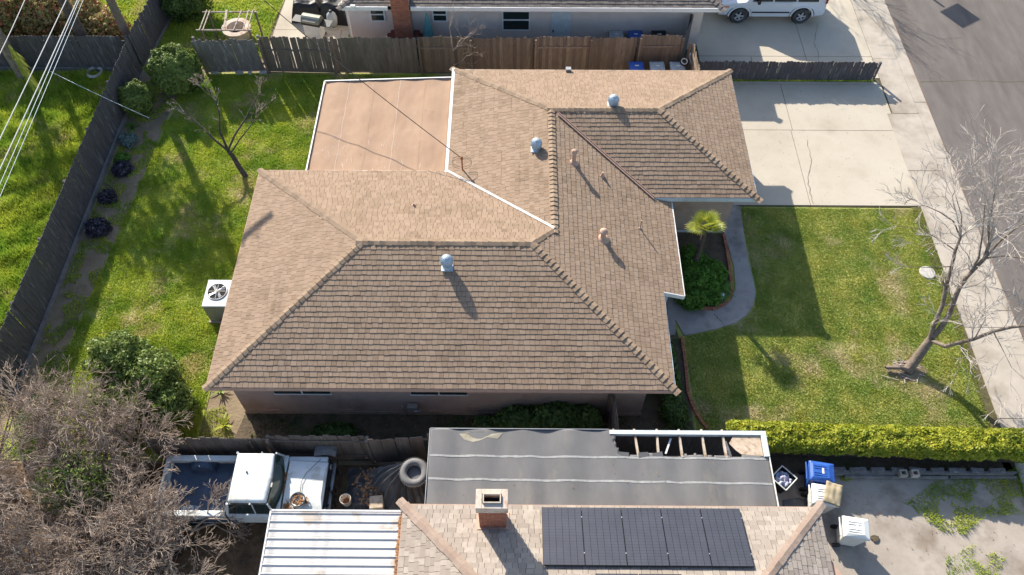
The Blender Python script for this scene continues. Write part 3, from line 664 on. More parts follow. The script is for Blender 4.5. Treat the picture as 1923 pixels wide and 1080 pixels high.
for k in range(12): mb.box((-S/2-.006,0,.2+k*.06),(.01,S*1.25,.02))
mb.build('louvre','metal',ac)
mb = MB(); mb.tube([(.15,-.6,.1),(.15,-.62,.35),(.4,-.5,.4)],.02,6); mb.box((.1,-.62,.25),(.12,.06,.14)); mb.build('pipe','wire_dark',ac)

# ------------------------------------------------------------------ fences
PICK = {}
def picket_mesh(wd, h, th, m, dog, v):
    key = (wd,h,m,dog,v)
    if key in PICK: return PICK[key]
    e = wd/2; c = .03 if dog else 0.0
    jl = random.Random(v*31+1); p = [(-e,0),(e,0),(e,h-c),(e-c,h),(-e+c,h),(-e,h-c)] if dog else [(-e,0),(e,0),(e,h+jl.uniform(-.01,.01)),(-e,h)]
    n = len(p); vs = [(x,-th/2,z) for x,z in p] + [(x,th/2,z) for x,z in p]
    me = MB().add(vs, [tuple(range(n)), tuple(range(n,2*n))[::-1]] + [(i,n+i,n+(i+1)%n,(i+1)%n) for i in range(n)]).mesh('picket', m); PICK[key] = me; return me
def fence(name, label, A, B, h, m, bw=.14, th=.02, gap=.002, dog=True, side=1, rails=(.35,1.5), kick=True, tilt=.005, cat='fence', posts=2.4, missing=(), narrow=(), hj=.02, lean=0, railside=1, z0=.05, raildrop=None, kickm='plank'):
    A = Vector((*A,0)); B = Vector((*B,0)); d = (B-A); L = d.length; d.normalize(); ang = math.atan2(d.y,d.x); nrm = Vector((-d.y,d.x,0))
    t = thing(name, label, cat, A, ang, local=True); n = int(L/(bw+gap))
    for i in range(n):
        if i in missing: continue
        o = bpy.data.objects.new('picket', picket_mesh(bw, h, th, m, dog, i%3)); C.objects.link(o); o.parent = t
        nw = .78 if i in narrow else 1
        o.location = ((i+.5)*(bw+gap), rng.gauss(0,.004), z0); o.rotation_euler = (lean+rng.gauss(0,.006), rng.gauss(0,tilt), rng.gauss(0,.03)); o.scale = (rng.uniform(.985,1.03)*nw,1,1+rng.gauss(0,hj))
    for z in rails: MB().bb(0,railside*(th/2+.004),z-.045,L,railside*(th/2+.044),z+.045).build('rail', m, t)
    if kick: MB().bb(0,-railside*(th/2+.006),0,L,-railside*(th/2+.03),.18).build('kickboard', kickm, t)
    k = max(1,int(L/posts))
    for i in range(k+1): MB().bb(i*L/k-.045,railside*(th/2+.045),0,i*L/k+.045,railside*(th/2+.135),h-.02).build('post', m, t)
    return t
fence('board_fence','long dark weathered board fence along the left side of the back lawn',(-16.15,11.6),(-16.1,27.35),1.8,'wood_dark',side=1,railside=1,lean=0,hj=.006,dog=True)
MB().bb(-16.10,11.6,0,-16.03,24.6,.2).build('fence_curb','plank',loc=None,label='pale board kerb along the foot of the long dark fence',cat='kerb')
fence('board_fence','dark damp board fence running left from the long fence at top left',(-27,27.45),(-16.35,27.45),1.75,'wood_dark',railside=1,hj=.006)
fence('board_fence','short fence running back past the round shrubs at the top left',(-16.12,27.5),(-15.6,33),1.8,'wood_dark',railside=1)
fence('board_fence','grey leaning panel of board fence beside the big round shrub',(-13.4,27.28),(-10.75,27.42),1.85,'wood_grey',tilt=.006,lean=.12,kick=False,rails=(.4,1.4))
fence('board_fence','grey-brown board fence panel in front of the patio slab',(-10.7,27.42),(-7.75,27.34),1.8,'wood_mid',railside=-1,narrow=(3,8,14,17),rails=(1.2,),kickm='plank')
fence('board_fence','brown board fence panel right of the patio with no rail in view',(-7.72,27.36),(-4.1,27.36),1.8,'wood_mid',kick=False,rails=(.4,1.4),hj=.015)
fence('board_fence','brown board fence panel with high rail behind the small bare tree',(-4.05,27.38),(-1.9,27.38),1.85,'wood_brown',railside=-1,rails=(1.35,),hj=.008)
fence('board_fence','reddish brown board fence panel left of the raised rail panel',(-1.85,27.4),(.75,27.4),1.8,'wood_brown',kick=False,rails=(.4,1.4),hj=.015)
fence('board_fence','reddish brown board fence panel in front of the white side door',(.8,27.4),(3.1,27.42),1.86,'wood_brown',railside=-1,rails=(1.4,),kick=False,hj=.006)
fence('board_fence','reddish brown board fence panel behind the blue bin',(3.15,27.45),(5.1,27.45),1.8,'wood_brown',kick=False,rails=(.4,1.4),hj=.015)
fence('board_fence','reddish brown board fence panel behind the grey bins at its right end',(5.15,27.48),(6.9,27.5),1.9,'wood_brown',railside=-1,rails=(1.4,),kick=False,hj=.006)
fence('gate','open dark gate frame beside the neighbouring house corner',(6.95,27.5),(7.5,28.9),1.9,'wood_dark',kick=False,cat='gate')
fence('side_fence','short brown fence with white post closing off the bin corner',(7.35,25.4),(7.3,27.3),1.75,'wood_brown',kick=False)
_a=at(1293,95,1.0); _b=at(1303,132,1.0); mb=MB(); mb.tube([_a,_b],.05,8); mb.tube([(_a.x,_a.y,0),_a],.04,8); mb.build('white_rail','white',loc=(_a.x,_a.y,0),label='white rail inside the brown bin corner fence',cat='rail')
fence('picket_fence','low dark dog-eared fence between the two driveways',(7.6,27.0),(15.3,27.0),.95,'wood_dark',bw=.14,gap=.003,kick=False,rails=(.25,.7),tilt=.008,lean=-.03)
fence('board_fence','weathered grey-brown dog-eared fence behind the old pickup, left stretch',(-10.8,9.62),(-7.2,9.62),1.65,'wood_mid',bw=.2,kick=False,tilt=.008)
fence('board_fence','fence panel with raised back rail behind the pickup hood',(-7.18,9.68),(-4.3,9.68),1.68,'wood_mid',bw=.2,kick=False,rails=(.4,1.45),railside=-1)
fence('board_fence','dog-eared fence stretch between pickup and grey shed roof',(-4.28,9.58),(-2.5,9.68),1.7,'wood_mid',bw=.2,kick=False,tilt=.012)
fence('gate','leaning narrow wooden gate between house wall and shed',(3.05,9.9),(3.0,11.2),1.75,'wood_mid',kick=False,cat='gate',posts=1.2)

# ------------------------------------------------------------------ south shed with torn felt roof
sz = 2.3
sx0, sx1, sy0, sy1 = -2.38, 7.1, 7.3, 9.68
shed = thing('shed','long grey felt-roofed lean-to with a torn corner showing its rafters','shed',(2.4,8.5,0))
hx0, hx1, hy0 = 2.75, 6.98, 8.93
nx, ny = 150, 48; V = []; idx = {}; Fq = []
def hole(x, y):
    e = .10*noise.noise(Vector((x*2.2,y*2,1))) + .05*noise.noise(Vector((x*7,y*7,2)))
    left = hx0 + .1 + (sy1-.35-y)*.55*(y < sy1-.3)*.6 + e*.6
    return x > left and y > hy0 + e
def szz(x, y):
    return sz + .03*math.sin(x*5.1)*(.7+.6*noise.noise(Vector((x*.7,y*.4,0)))) + .012*math.sin(x*11+y)*noise.noise(Vector((x*.6,y*.5,8))) + .035*noise.noise(Vector((x*.8,y*.7,4))) + .05*max(0, 1-abs(x-.2)/1.0)*max(0,y-9.2)*0
for j in range(ny+1):
    for i in range(nx+1):
        x = sx0+(sx1-sx0)*i/nx; y = sy0+(sy1-sy0)*j/ny; V.append((x,y,szz(x,y)))
for j in range(ny):
    for i in range(nx):
        x = sx0+(sx1-sx0)*(i+.5)/nx; y = sy0+(sy1-sy0)*(j+.5)/ny
        if not hole(x,y): Fq.append((j*(nx+1)+i, j*(nx+1)+i+1, (j+1)*(nx+1)+i+1, (j+1)*(nx+1)+i))
sr = npobj('felt_roof', V, Fq, 'felt', shed, smooth=True); md = sr.modifiers.new('thick','SOLIDIFY'); md.thickness = .012; md.offset = -1
for ya, yb in ((8.87,8.84),(8.2,8.12)):
    mb = MB(); n = 90; P = []
    for i in range(n+1):
        x = sx0+.03+(sx1-sx0-.06)*i/n; y = ya+(yb-ya)*i/n + .012*noise.noise(Vector((x*3,0,ya))); wd = .03+.014*noise.noise(Vector((x*6,3,ya))); z = max(szz(x,y-wd),szz(x,y+wd))+.006
        P.append(((x,y-wd,z),(x,y+wd,z)))
    for a, b in zip(P,P[1:]): mb.add([a[0],b[0],b[1],a[1]],[(0,1,2,3)])
    mb.build('seam_strip','seal',shed)
for k, u in enumerate((1150,1192,1232,1275,1318,1357)):
    x = at(u,830,sz).x + .05; mb = MB(); mb.box((x,9.3,sz-.06),(.055,.85,.1),Matrix.Rotation(rng.gauss(0,.03),3,'Z')); mb.build('rafter','wood_pale',shed)
MB().bb(hx0-.05,sy1-.14,sz-.1,sx1+.02,sy1-.02,sz+.045).build('edge_board','bluewhite',shed); MB().bb(sx1-.13,8.9,sz-.1,sx1+.02,sy1-.145,sz+.042).build('edge_board','bluewhite',shed)
MB().bb(sx1+.002,sy0,sz-.08,sx1+.02,8.9,sz+.03).build('metal_edge','whited',shed); MB().bb(sx0-.02,sy0,sz-.08,sx0-.002,sy1,sz+.03).build('metal_edge','metal',shed); MB().bb(sx0,sy1-.0,sz-.08,hx0-.055,sy1+.018,sz+.03).build('metal_edge','metal',shed)
mb = MB(); pp = [(6.18,9.5),(6.05,9.3),(6.2,9.1),(6.35,8.97),(6.95,8.93),(6.95,9.52),(6.5,9.54)]; mb.prism(pp, sz-.03, sz-.005); mb.build('torn_board','ply',shed)
for k in range(3): MB().box((2.95+k*.5+rng.random()*.2,8.93,sz+.02),(.28,.14,.01),Matrix.Rotation(.25*rng.choice((-1,1)),3,'X')@Matrix.Rotation(rng.gauss(0,.4),3,'Z')).build('torn_flap','felt',shed)
MB().box((4.35,9.25,sz-.12),(.05,.5,.03),Matrix.Rotation(-.4,3,'Z')).build('loose_batten','whited',shed); MB().box((6.0,9.12,sz-.03),(.08,.5,.02),Matrix.Rotation(.2,3,'Z')).build('torn_flap','tarp',shed)
for x in (sx0+.1,2.3,sx1-.1):
    for y in (sy0+.1,sy1-.1): MB().bb(x-.045,y-.045,0,x+.045,y+.045,sz-.11).build('post','wood_pale',shed)
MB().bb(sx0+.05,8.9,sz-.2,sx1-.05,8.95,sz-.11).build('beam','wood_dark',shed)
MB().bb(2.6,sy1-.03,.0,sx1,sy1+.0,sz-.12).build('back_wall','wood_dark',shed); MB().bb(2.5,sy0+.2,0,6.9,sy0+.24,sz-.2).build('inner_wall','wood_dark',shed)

mb=MB(); P=[at(*q,2.3) for q in ((862,815),(878,812),(905,812),(925,815),(945,812),(935,824),(915,822),(902,828),(888,831),(872,826))]
mb.add([(p.x,p.y,szz(p.x,p.y)+.006) for p in P],[tuple(range(len(P)))[::-1]]); mb.build('rust_stain','stain',shed)

# ------------------------------------------------------------------ south house: tan laminated roof, chimney, panels
sh = thing('neighbour_house','neighbouring house with pale tan shingles at the bottom edge of the view','house',(2.6,3,0))
e0 = 2.6; s_ = .32; X0,X1,Y1 = -2.92,8.08,7.36; D = 5.3
A_=(X0,Y1,e0); B_=(X1,Y1,e0); C_=(X1-D*.96,Y1-D,e0+s_*D); D_=(X0+D*.96,Y1-D,e0+s_*D)
Yb = Y1-2*D; Bb=(X1,Yb,e0); Ab=(X0,Yb,e0)
fs = [([A_,B_,C_,D_],(0,1)), ([A_,D_,Ab],(-1,0)), ([B_,Bb,C_],(1,0)), ([Ab,D_,C_,Bb],(0,-1))]
mb = MB()
for p,_ in fs: mb.add([Vector(x)-Vector((0,0,.012)) for x in p],[tuple(range(len(p)))])
mb.add([(x,y,z-.15) for x,y,z in (A_,B_,Bb,Ab)],[(0,1,2,3)]); sroof = mb.build('roof','deck',sh)
tabs = []; 
def crop(p, ymin):
    q = []
    n = len(p)
    for i in range(n):
        a, b = Vector(p[i]), Vector(p[(i+1)%n])
        if a.y >= ymin: q.append(a)
        if (a.y >= ymin) != (b.y >= ymin): q.append(a.lerp(b,(ymin-a.y)/(b.y-a.y)))
    return q
shingle_face(tabs, crop(fs[0][0],3.2), (0,1), course=.145, tabw=.2, jit=.38, th=.008, lam=True, prio=50, seed=21)
shingle_face(tabs, crop(fs[1][0],3.2), (-1,0), course=.145, tabw=.2, jit=.38, th=.009, lam=True, seed=22)
shingle_face(tabs, crop(fs[2][0],3.2), (1,0), course=.15, tabw=.22, jit=.12, th=.016, prio=30, seed=23)
build_tabs(tabs, sroof, 'shingle_tan')
mb = MB()
for p in (fs[0][0],fs[1][0],fs[2][0]):   # beyond the bottom edge of the frame: plain cover
    q = []
    n = len(p)
    for i in range(n):
        a, b = Vector(p[i]), Vector(p[(i+1)%n])
        if a.y <= 3.2: q.append(a)
        if (a.y <= 3.2) != (b.y <= 3.2): q.append(a.lerp(b,(3.2-a.y)/(b.y-a.y)))
    mb.add(q,[tuple(range(len(q)))])
mb.add([Vector(x) for x in fs[3][0]],[(0,1,2,3)]); mb.build('roof_cover','shingle_tan',sroof)
CAPM.clear()
MT['cap_tan'] = mat('cap_shingle_tan', (.33,.245,.195), (.4,.31,.25), 9, tint=(.29,.21,.165), tamt=.8, bump=.006, bscale=90, rough=.95)
caps(sroof, [(D_,A_),(C_,B_)], m='cap_tan', step=.22, wd=.13, drop=.2)
for a, b, o in ((A_,B_,(0,1)),(B_,Bb,(1,0)),(Ab,A_,(-1,0))): fascia(a,b,'vent',o,par=sroof)
MB().bb(X0+.45,Yb+.45,0,X1-.45,Y1-.45,e0-.15).build('wall','stucco',sh)
mb = MB(); 
P = [Vector((8.09,6.3,2.6)),Vector((8.14,6.0,2.6)),Vector((8.5,5.3,2.6)),Vector((8.6,4.2,2.6)),Vector((8.06,4.2,2.6))]
mb.prism([(p.x,p.y) for p in P],2.5,2.53); mb.build('rusty_eave','vent',sh)
def sroofz(y): return e0 + s_*(Y1-y)
# solar panels
sol_n = Vector((0,s_,1)).normalized(); px0, px1 = .73, 5.93; PW = (px1-px0)/5
def panel(i, x0, ytop_, ln, label):
    ang = math.atan(s_); t = thing('solar_panel', label, 'solar panel', (x0+PW/2, ytop_, sroofz(ytop_)+.10), group='solar panels on the tan roof', local=True); t.rotation_euler = (-ang,0,0)
    w2 = PW/2-.004
    MB().bb(-w2,-ln,-.035,w2,0,.0).build('frame','solar_line',t)
    MB().bb(-w2+.012,-ln+.012,.001,w2-.012,-.012,.004).build('glass','solar',t)
    mb = MB()
    for k in range(1,6): x=-w2+k*(2*w2)/6; mb.bb(x-.006,-ln+.015,.0045,x+.004,-.015,.006)
    for k in range(1,20): y=-ln*k/20; mb.bb(-w2+.015,y-.0012,.0042,w2-.015,y+.0012,.005)
    mb.build('cell_lines','solar_line',t)
    for yy in (-.3,-ln+.35): MB().box((w2+.003,yy,.004),(.02,.03,.01)).build('clamp','alu',t)
for i, wd_ in enumerate(('leftmost','second from left','middle','second from right','rightmost')): panel(i, px0+i*PW, 7.27, 1.72, '%s dark solar panel of the full upper row on the tan roof' % wd_)
for i, wd_ in enumerate(('left','right')): panel(i, 2.0+i*(PW+.02)+.95*0, 5.42, 1.7, '%s of the two solar panels just entering at the bottom edge' % wd_)
def brick_chimney(t, x0, y0, x1, y1, z0, z1, m, bl=.2, bh=.067, faces='swe', g=.008):
    core = MB().bb(x0+.012,y0+.012,z0,x1-.012,y1-.012,z1); core.build('core','mortar',t); key = (bl,bh)
    off = ORG[t.name]; cm = {}
    def brick(cx, cy, cz, lx, ly):
        k = (round(lx,2),round(ly,2))
        if k not in cm: cm[k] = MB().box((0,0,0),(k[0],k[1],bh-g)).mesh('brick', m)
        o = bpy.data.objects.new('brick', cm[k]); C.objects.link(o); o.parent = t; o.location = Vector((cx,cy,cz))-off
    nz = int((z1-z0)/bh)
    for k in range(nz):
        z = z0+(k+.5)*bh; st = (k%2)*bl/2
        for side in faces:
            a0, a1 = (x0,x1) if side in 'sn' else (y0,y1); a = a0 - st
            while a < a1-.02:
                p, q = max(a,a0), min(a+bl-g,a1); a += bl
                if q-p < .03: continue
                if side == 's': brick((p+q)/2, y0+.02, z, q-p, .05)
                elif side == 'n': brick((p+q)/2, y1-.02, z, q-p, .05)
                elif side == 'w': brick(x0+.02, (p+q)/2, z, .05, q-p-.004)
                else: brick(x1-.02, (p+q)/2, z, .05, q-p-.004)
ch = thing('brick_chimney','worn brick chimney with open cement cap on the tan roof','chimney',(-.52,6.95,2.7))
brick_chimney(ch,-.87,6.7,-.2,7.12,2.65,4.02,'brick',faces='swe')
mb = MB(); zc=4.02
for a in ((-.93,6.66,-.78,7.16),(-.29,6.66,-.14,7.16)): mb.bb(a[0],a[1],zc,a[2],a[3],zc+.32)
mb.bb(-.78,6.66,zc,-.29,6.79,zc+.32); mb.bb(-.78,7.03,zc,-.29,7.16,zc+.32); mb.build('cement_cap','cement',ch,bevel=.012)
mb = MB(); mb.bb(-.76,6.81,zc+.27,-.73,7.01,zc+.38); mb.bb(-.34,6.81,zc+.27,-.31,7.01,zc+.38); mb.bb(-.76,6.79,zc+.27,-.31,6.815,zc+.38); mb.bb(-.76,7.005,zc+.27,-.31,7.03,zc+.38); mb.build('flue_liner','cement',ch)
MB().bb(-.74,6.82,zc+.0,-.33,7.0,zc+.1).build('flue_dark','void',ch)
mb = MB(); mb.add([(-.95,6.63,sroofz(6.63)+.03),(-.12,6.63,sroofz(6.63)+.03),(-.12,7.15,sroofz(7.15)+.03),(-.95,7.15,sroofz(7.15)+.03)],[(0,1,2,3)]); mb.build('flashing','vent',ch)

# ribbed white patio cover
wc = thing('ribbed_cover','white ribbed metal patio cover with a rust-stained right edge','patio cover',(-4.6,5,0))
y = 7.2; k = 0
while y > 3.2:
    yn = y-.225; mb = MB(); z = 2.5
    prof = [(y,z),(y-.03,z+.0),(y-.04,z+.03),(y-.06,z+.03),(y-.07,z),(y-.11,z-.002),(yn+.004,z)]
    vs = [(-6.42+(7.2-y)*.0,a,b) for a,b in prof]+[(-2.98,a,b) for a,b in prof]; n = len(prof)
    mb.add(vs,[(i,n+i,n+i+1,i+1) for i in range(n-1)]); 
    mb.bb(-6.42,yn-.004,z-.03,-2.98,yn+.004,z-.004); mb.build('ribbed_panel','ribbed',wc); y = yn
MB().bb(-6.46,3.2,2.36,-6.42,7.25,2.52).build('edge_trim','white',wc); MB().bb(-6.46,7.2,2.36,-2.96,7.24,2.52).build('edge_trim','white',wc)
mb = MB()
for i in range(220):
    yy = rng.uniform(3.3,7.1); mb.box((-2.99+rng.gauss(0,.018),yy,2.515+rng.random()*.02),(rng.uniform(.02,.06),rng.uniform(.03,.08),.01),Matrix.Rotation(rng.uniform(0,3),3,'Z'),t=rng.random())
mb.build('leaf_debris','leaf_brown',wc,kind='stuff')
for x in (-6.35,-3.1):
    for yy in (7.1,3.4): MB().bb(x-.04,yy-.04,0,x+.04,yy+.04,2.4).build('post','white',wc)

# ------------------------------------------------------------------ north house
nh = thing('neighbour_house','neighbouring house with grey shingles and pinkish grey wall at the top edge','house',(.5,33,0))
nx0,nx1,ny0 = at(640,14,2.55).x, 8.47, 28.47; ND = 5.0
a0=(nx0,ny0,ze); a1=(nx1,ny0,ze); a2=(nx1-ND,ny0+ND,ze+.33*ND); a3=(nx0+ND,ny0+ND,ze+.33*ND); b0=(nx0,ny0+2*ND,ze); b1=(nx1,ny0+2*ND,ze)
fn = [([a0,a1,a2,a3],(0,-1)),([b0,a0,a3],(-1,0)),([a1,b1,a2],(1,0)),([b1,b0,a3,a2],(0,1))]
mb = MB()
for p,_ in fn: mb.add([Vector(x)-Vector((0,0,.012)) for x in p],[tuple(range(len(p)))])
mb.add([(x,y,z-.15) for x,y,z in (a0,a1,b1,b0)],[(0,1,2,3)]); nroof = mb.build('roof','deck',nh)
def ycut(p, ymax):
    q = []
    n = len(p)
    for i in range(n):
        a, b = Vector(p[i]), Vector(p[(i+1)%n])
        if a.y <= ymax: q.append(a)
        if (a.y <= ymax) != (b.y <= ymax): q.append(a.lerp(b,(ymax-a.y)/(b.y-a.y)))
    return q
tabs = []
shingle_face(tabs, ycut(fn[0][0],30.2), (0,-1), course=.17, tabw=.25, th=.02, jit=.15, prio=50, seed=31); shingle_face(tabs, ycut(fn[1][0],30.2), (-1,0), course=.17, tabw=.25, th=.02, seed=32); shingle_face(tabs, ycut(fn[2][0],30.2), (1,0), course=.17, tabw=.25, th=.02, seed=33)
build_tabs(tabs, nroof, 'shingle_grey')
polymesh([[Vector(q)+Vector((0,0,.004)) for q in p] for p,_ in fn[3:]]).build('roof_cover','shingle_grey',nroof)
MT['cap_grey'] = mat('cap_shingle_grey', (.13,.115,.105), (.2,.175,.16), 9, tint=(.1,.09,.08), tamt=.8, bump=.006, bscale=90, rough=.95)
m_ = lambda p,q,t: Vector(p).lerp(Vector(q),t)
caps(nroof, [(m_(a0,a3,.4),a0),(m_(a1,a2,.4),a1)], m='cap_grey', step=.22, wd=.14, drop=.2)
fascia(a0,(-5.35,ny0,ze),'white',(0,-1),par=nroof,gut=True,th=.05); fascia((-4.4,ny0,ze),a1,'white',(0,-1),par=nroof,gut=True,th=.05); fascia(b0,a0,'white',(-1,0),par=nroof); fascia(a1,b1,'white',(1,0),par=nroof)
MB().bb(-7.2,29.02,0,7.92,38,ze-.15).build('wall','stucco_n',nh)
def nwin(u0,u1,v0,v1,sash=True):
    zt = 2.25
    y = 29.0
    def zat(v):   # height on the wall plane y=29 behind pixel row v
        lo, hi = 0, 3
        for _ in range(40):
            mid=(lo+hi)/2
            if at(900,v,mid).y > y: lo = mid
            else: hi = mid
        return lo
    z1, z0 = zat(v0), zat(v1); x0 = at(u0,v0,z1).x; x1 = at(u1,v0,z1).x
    g = MB().bb(x0+.04,y-.01,z0+.04,x1-.04,y+.03,z1-.04).build('window','winglass',nh)
    mb = MB()
    for q in ((x0,z0,x1,z0+.06),(x0,z1-.06,x1,z1),(x0,z0+.06,x0+.06,z1-.06),(x1-.06,z0+.06,x1,z1-.06),(x0+.06,(z0+z1)/2+.02,x1-.06,(z0+z1)/2+.07)): mb.bb(q[0],y-.04,q[1],q[2],y+.01,q[3])
    mb.build('window_frame','white',g); 
    return x0,x1,z0,z1
nwin(692,721,17,41); nwin(810,839,17,41); nwin(942,996,19,57)
x0=at(1036,24,2.1).x; x1=at(1075,24,2.1).x
dr = MB().bb(x0,28.97,.05,x1,29.03,2.1).build('door','bluewhite',nh); MB().bb(x0+.08,28.93,.95,x0+.13,28.965,1.05).build('door_handle','black',dr)
MB().box((nx0+.5,28.42,ze-.03),(.18,.1,.24)).build('downspout_head','white',nh); MB().bb(-7.26,28.96,0,-7.2,29.0,ze-.2).build('downspout','white',nh)
MB().box((7.85,28.6,2.42),(.1,.12,.1)).build('floodlight','bluewhite',nh)
nc = thing('brick_chimney','tall red brick chimney against the pinkish grey wall with stepped base','chimney',(-4.87,28.7,0))
brick_chimney(nc,-5.2,28.4,-4.45,29.0,.95,4.6,'brick',bl=.21,bh=.09,faces='s',g=.01)
mb = MB().bb(-5.62,28.3,0,-3.98,29.015,.8); mb.bb(-5.45,28.36,.8,-4.2,29.01,.97); mb.build('chimney_base','brick_dark',nc,bevel=.01)
mb = MB()
for k in range(9): mb.bb(-5.62,28.285,.08+k*.08,-3.98,28.3,.14+k*.08)
mb.build('base_courses','brick_dark',nc)
# closed umbrella
p = at(803,62,1.0); um = thing('closed_umbrella','folded turquoise patio umbrella leaning by the brick chimney','umbrella',(-3.8,28.55,0),local=True)
MB().tube([(0,0,0),(0,.2,2.1)],.02,8).build('pole','metal',um)
mb = MB(); V=[]; n=20
for i,(r,z) in enumerate([(.19,.75),(.2,.9),(.14,1.4),(.07,1.85),(.02,2.05)]):
    for k in range(n): a=6.2832*k/n; rr=r*(1+.22*(k%2)); V.append((rr*math.cos(a),.2*z/2.1+rr*math.sin(a)*.7,z))
mb.add(V,[(i*n+k,i*n+(k+1)%n,(i+1)*n+(k+1)%n,(i+1)*n+k) for i in range(4) for k in range(n)]); mb.build('canopy','turq',um)
# grill
g = thing('barbecue_grill','silver lidded barbecue grill with side shelves on the patio slab','grill',(*at(596,66)[:2],0.03),.0,local=True); g.location = (-9.0,29.75,.03); g.rotation_euler = (0,0,-.25)
MB().box((0,0,.4),(.75,.5,.7)).build('cabinet','whitep',g,bevel=.02)
mb = MB(); n=10; V=[]
for sx in (-.42,.42):
    for k in range(n+1): a=math.pi*k/n; V.append((sx,-.27*math.cos(a),.85+.27*math.sin(a)))
mb.add(V,[(k,k+1,n+2+k,n+1+k) for k in range(n)]+[tuple(range(n+1)),tuple(range(n+1,2*n+2))[::-1]]); MT['grillm']=mat('grill_lid',(.2,.21,.17),(.28,.29,.24),5,rough=.35,metal=.5); mb.build('lid','grillm',g)
MB().tube([(-.3,-.3,1.0),(.3,-.3,1.0)],.018,8).build('handle','metal',g); MB().box((0,0,.8),(.86,.55,.1)).build('firebox','black',g)
for s in (-1,1): MB().box((s*.68,0,.82),(.42,.45,.03),Matrix.Rotation(s*.0,3,'Y')).build('side_shelf','black',g)
for sx in (-1,1):
    for sy_ in (-1,1): MB().lathe([(.06,-.02),(.06,.02)],(sx*.38,sy_*.25,.06),14,Matrix.Rotation(1.57,3,'Y')).build('wheel','black',g)
def covered(name,label,x,y,sx,sy,sz_,rz,m='black'):
    n=22; V=[]; Fc=[]
    for j in range(n+1):
        for i in range(n+1):
            a=(i/n-.5)*2; b=(j/n-.5)*2; e=max(abs(a),abs(b)); z=sz_*(1-max(0,(e-.72)/.28)**1.5)*(1-.12*math.sin(a*2+1)**2)+.05*noise.noise(Vector((a*3+x,b*3+y,0)))
            q=.8+.2*min(1,(e)**2); q2=Matrix.Rotation(rz,2)@Vector((a*sx/2*q,b*sy/2*q)); V.append((x+q2.x,y+q2.y,max(.03,z+.03)))
    Fc=[(j*(n+1)+i,j*(n+1)+i+1,(j+1)*(n+1)+i+1,(j+1)*(n+1)+i) for j in range(n) for i in range(n)]
    return npobj(name,V,Fc,m,smooth=True,loc=(x,y,0),label=label,cat='cover')
covered('furniture_cover','black fitted cover over patio furniture, left of the pair',-9.55,31.3,1.5,1.2,.9,.1)
covered('furniture_cover','black fitted cover over patio furniture, nearer the house wall',-8.2,31.2,1.4,1.3,.95,-.15)
k=thing('ceramic_smoker','small pale round smoker standing behind the grill','smoker',(-8.3,30.45,.03),local=True); MB().lathe([(.12,0),(.22,.2),(.24,.45),(.2,.65),(.1,.75),(.06,.78)],n=20).build('pot','greyp',k,smooth=True); MB().lathe([(.06,.78),(.09,.8),(.05,.86),(0,.87)],n=16).build('chimney_top','black',k,smooth=True)
shrub('garden_plant','thin strip of low plants along the patio beside the wall','plant',[(-7.4,28.6,.15,.12,1.2,.2),(-7.35,30.5,.15,.12,1.0,.25)],900,.07,'leaf_dark',(-7.4,29,0),stem=False)
mb=MB(); [mb.torus((-6.3,28.8,.1+.03*i),.3,.02,n=28,k=6) for i in range(4)]; mb.build('garden_hose','blue',loc=(-6.3,28.8,0),label='coiled dark blue hose against the pinkish grey wall',cat='hose',smooth=True)
# wooden frame + stone fire ring
pg = thing('timber_frame','grey open frame of round poles over the stone ring','frame',(-12.1,28.9,0))
zt=1.5; L0=at(368,57,zt); L1=at(473,57,zt); U0=at(380,23,zt); U1=at(482,23,zt)
MB().tube([L0,L1],.035,8).build('beam','wood_pale',pg); MB().tube([U0,U1],.035,8).build('beam','wood_pale',pg)
for f0,f1 in ((.07,.08),(.13,.14),(.5,.44),(.52,.46),(.68,.72),(.85,.85),(.92,.93)):
    a=L0.lerp(L1,f0); b=U0.lerp(U1,f1); d=(b-a)*.06; MB().tube([a-d+Vector((0,0,.05)),b+d+Vector((0,0,.05))],.025,6).build('rafter','wood_pale',pg)
for p in (L0.lerp(L1,.1),L0.lerp(L1,.95),U0.lerp(U1,.1),U0.lerp(U1,.97)): MB().tube([(p.x,p.y,0),p],.045,8).build('post','wood_mid',pg)
fc=at(457,45); fr=thing('fire_ring','round tan stone ring with dark opening under the timber frame','fire pit',(fc.x,29.7,0),local=True)
MB().lathe([(.5,0),(.62,.5),(.64,.55),(.4,.56),(.36,.5),(.34,.15),(0,.15)],n=28,cap=False).build('ring','cement',fr,smooth=True); MB().lathe([(0,.17),(.35,.17)],n=24,cap=False).build('ash_bed','void',fr)

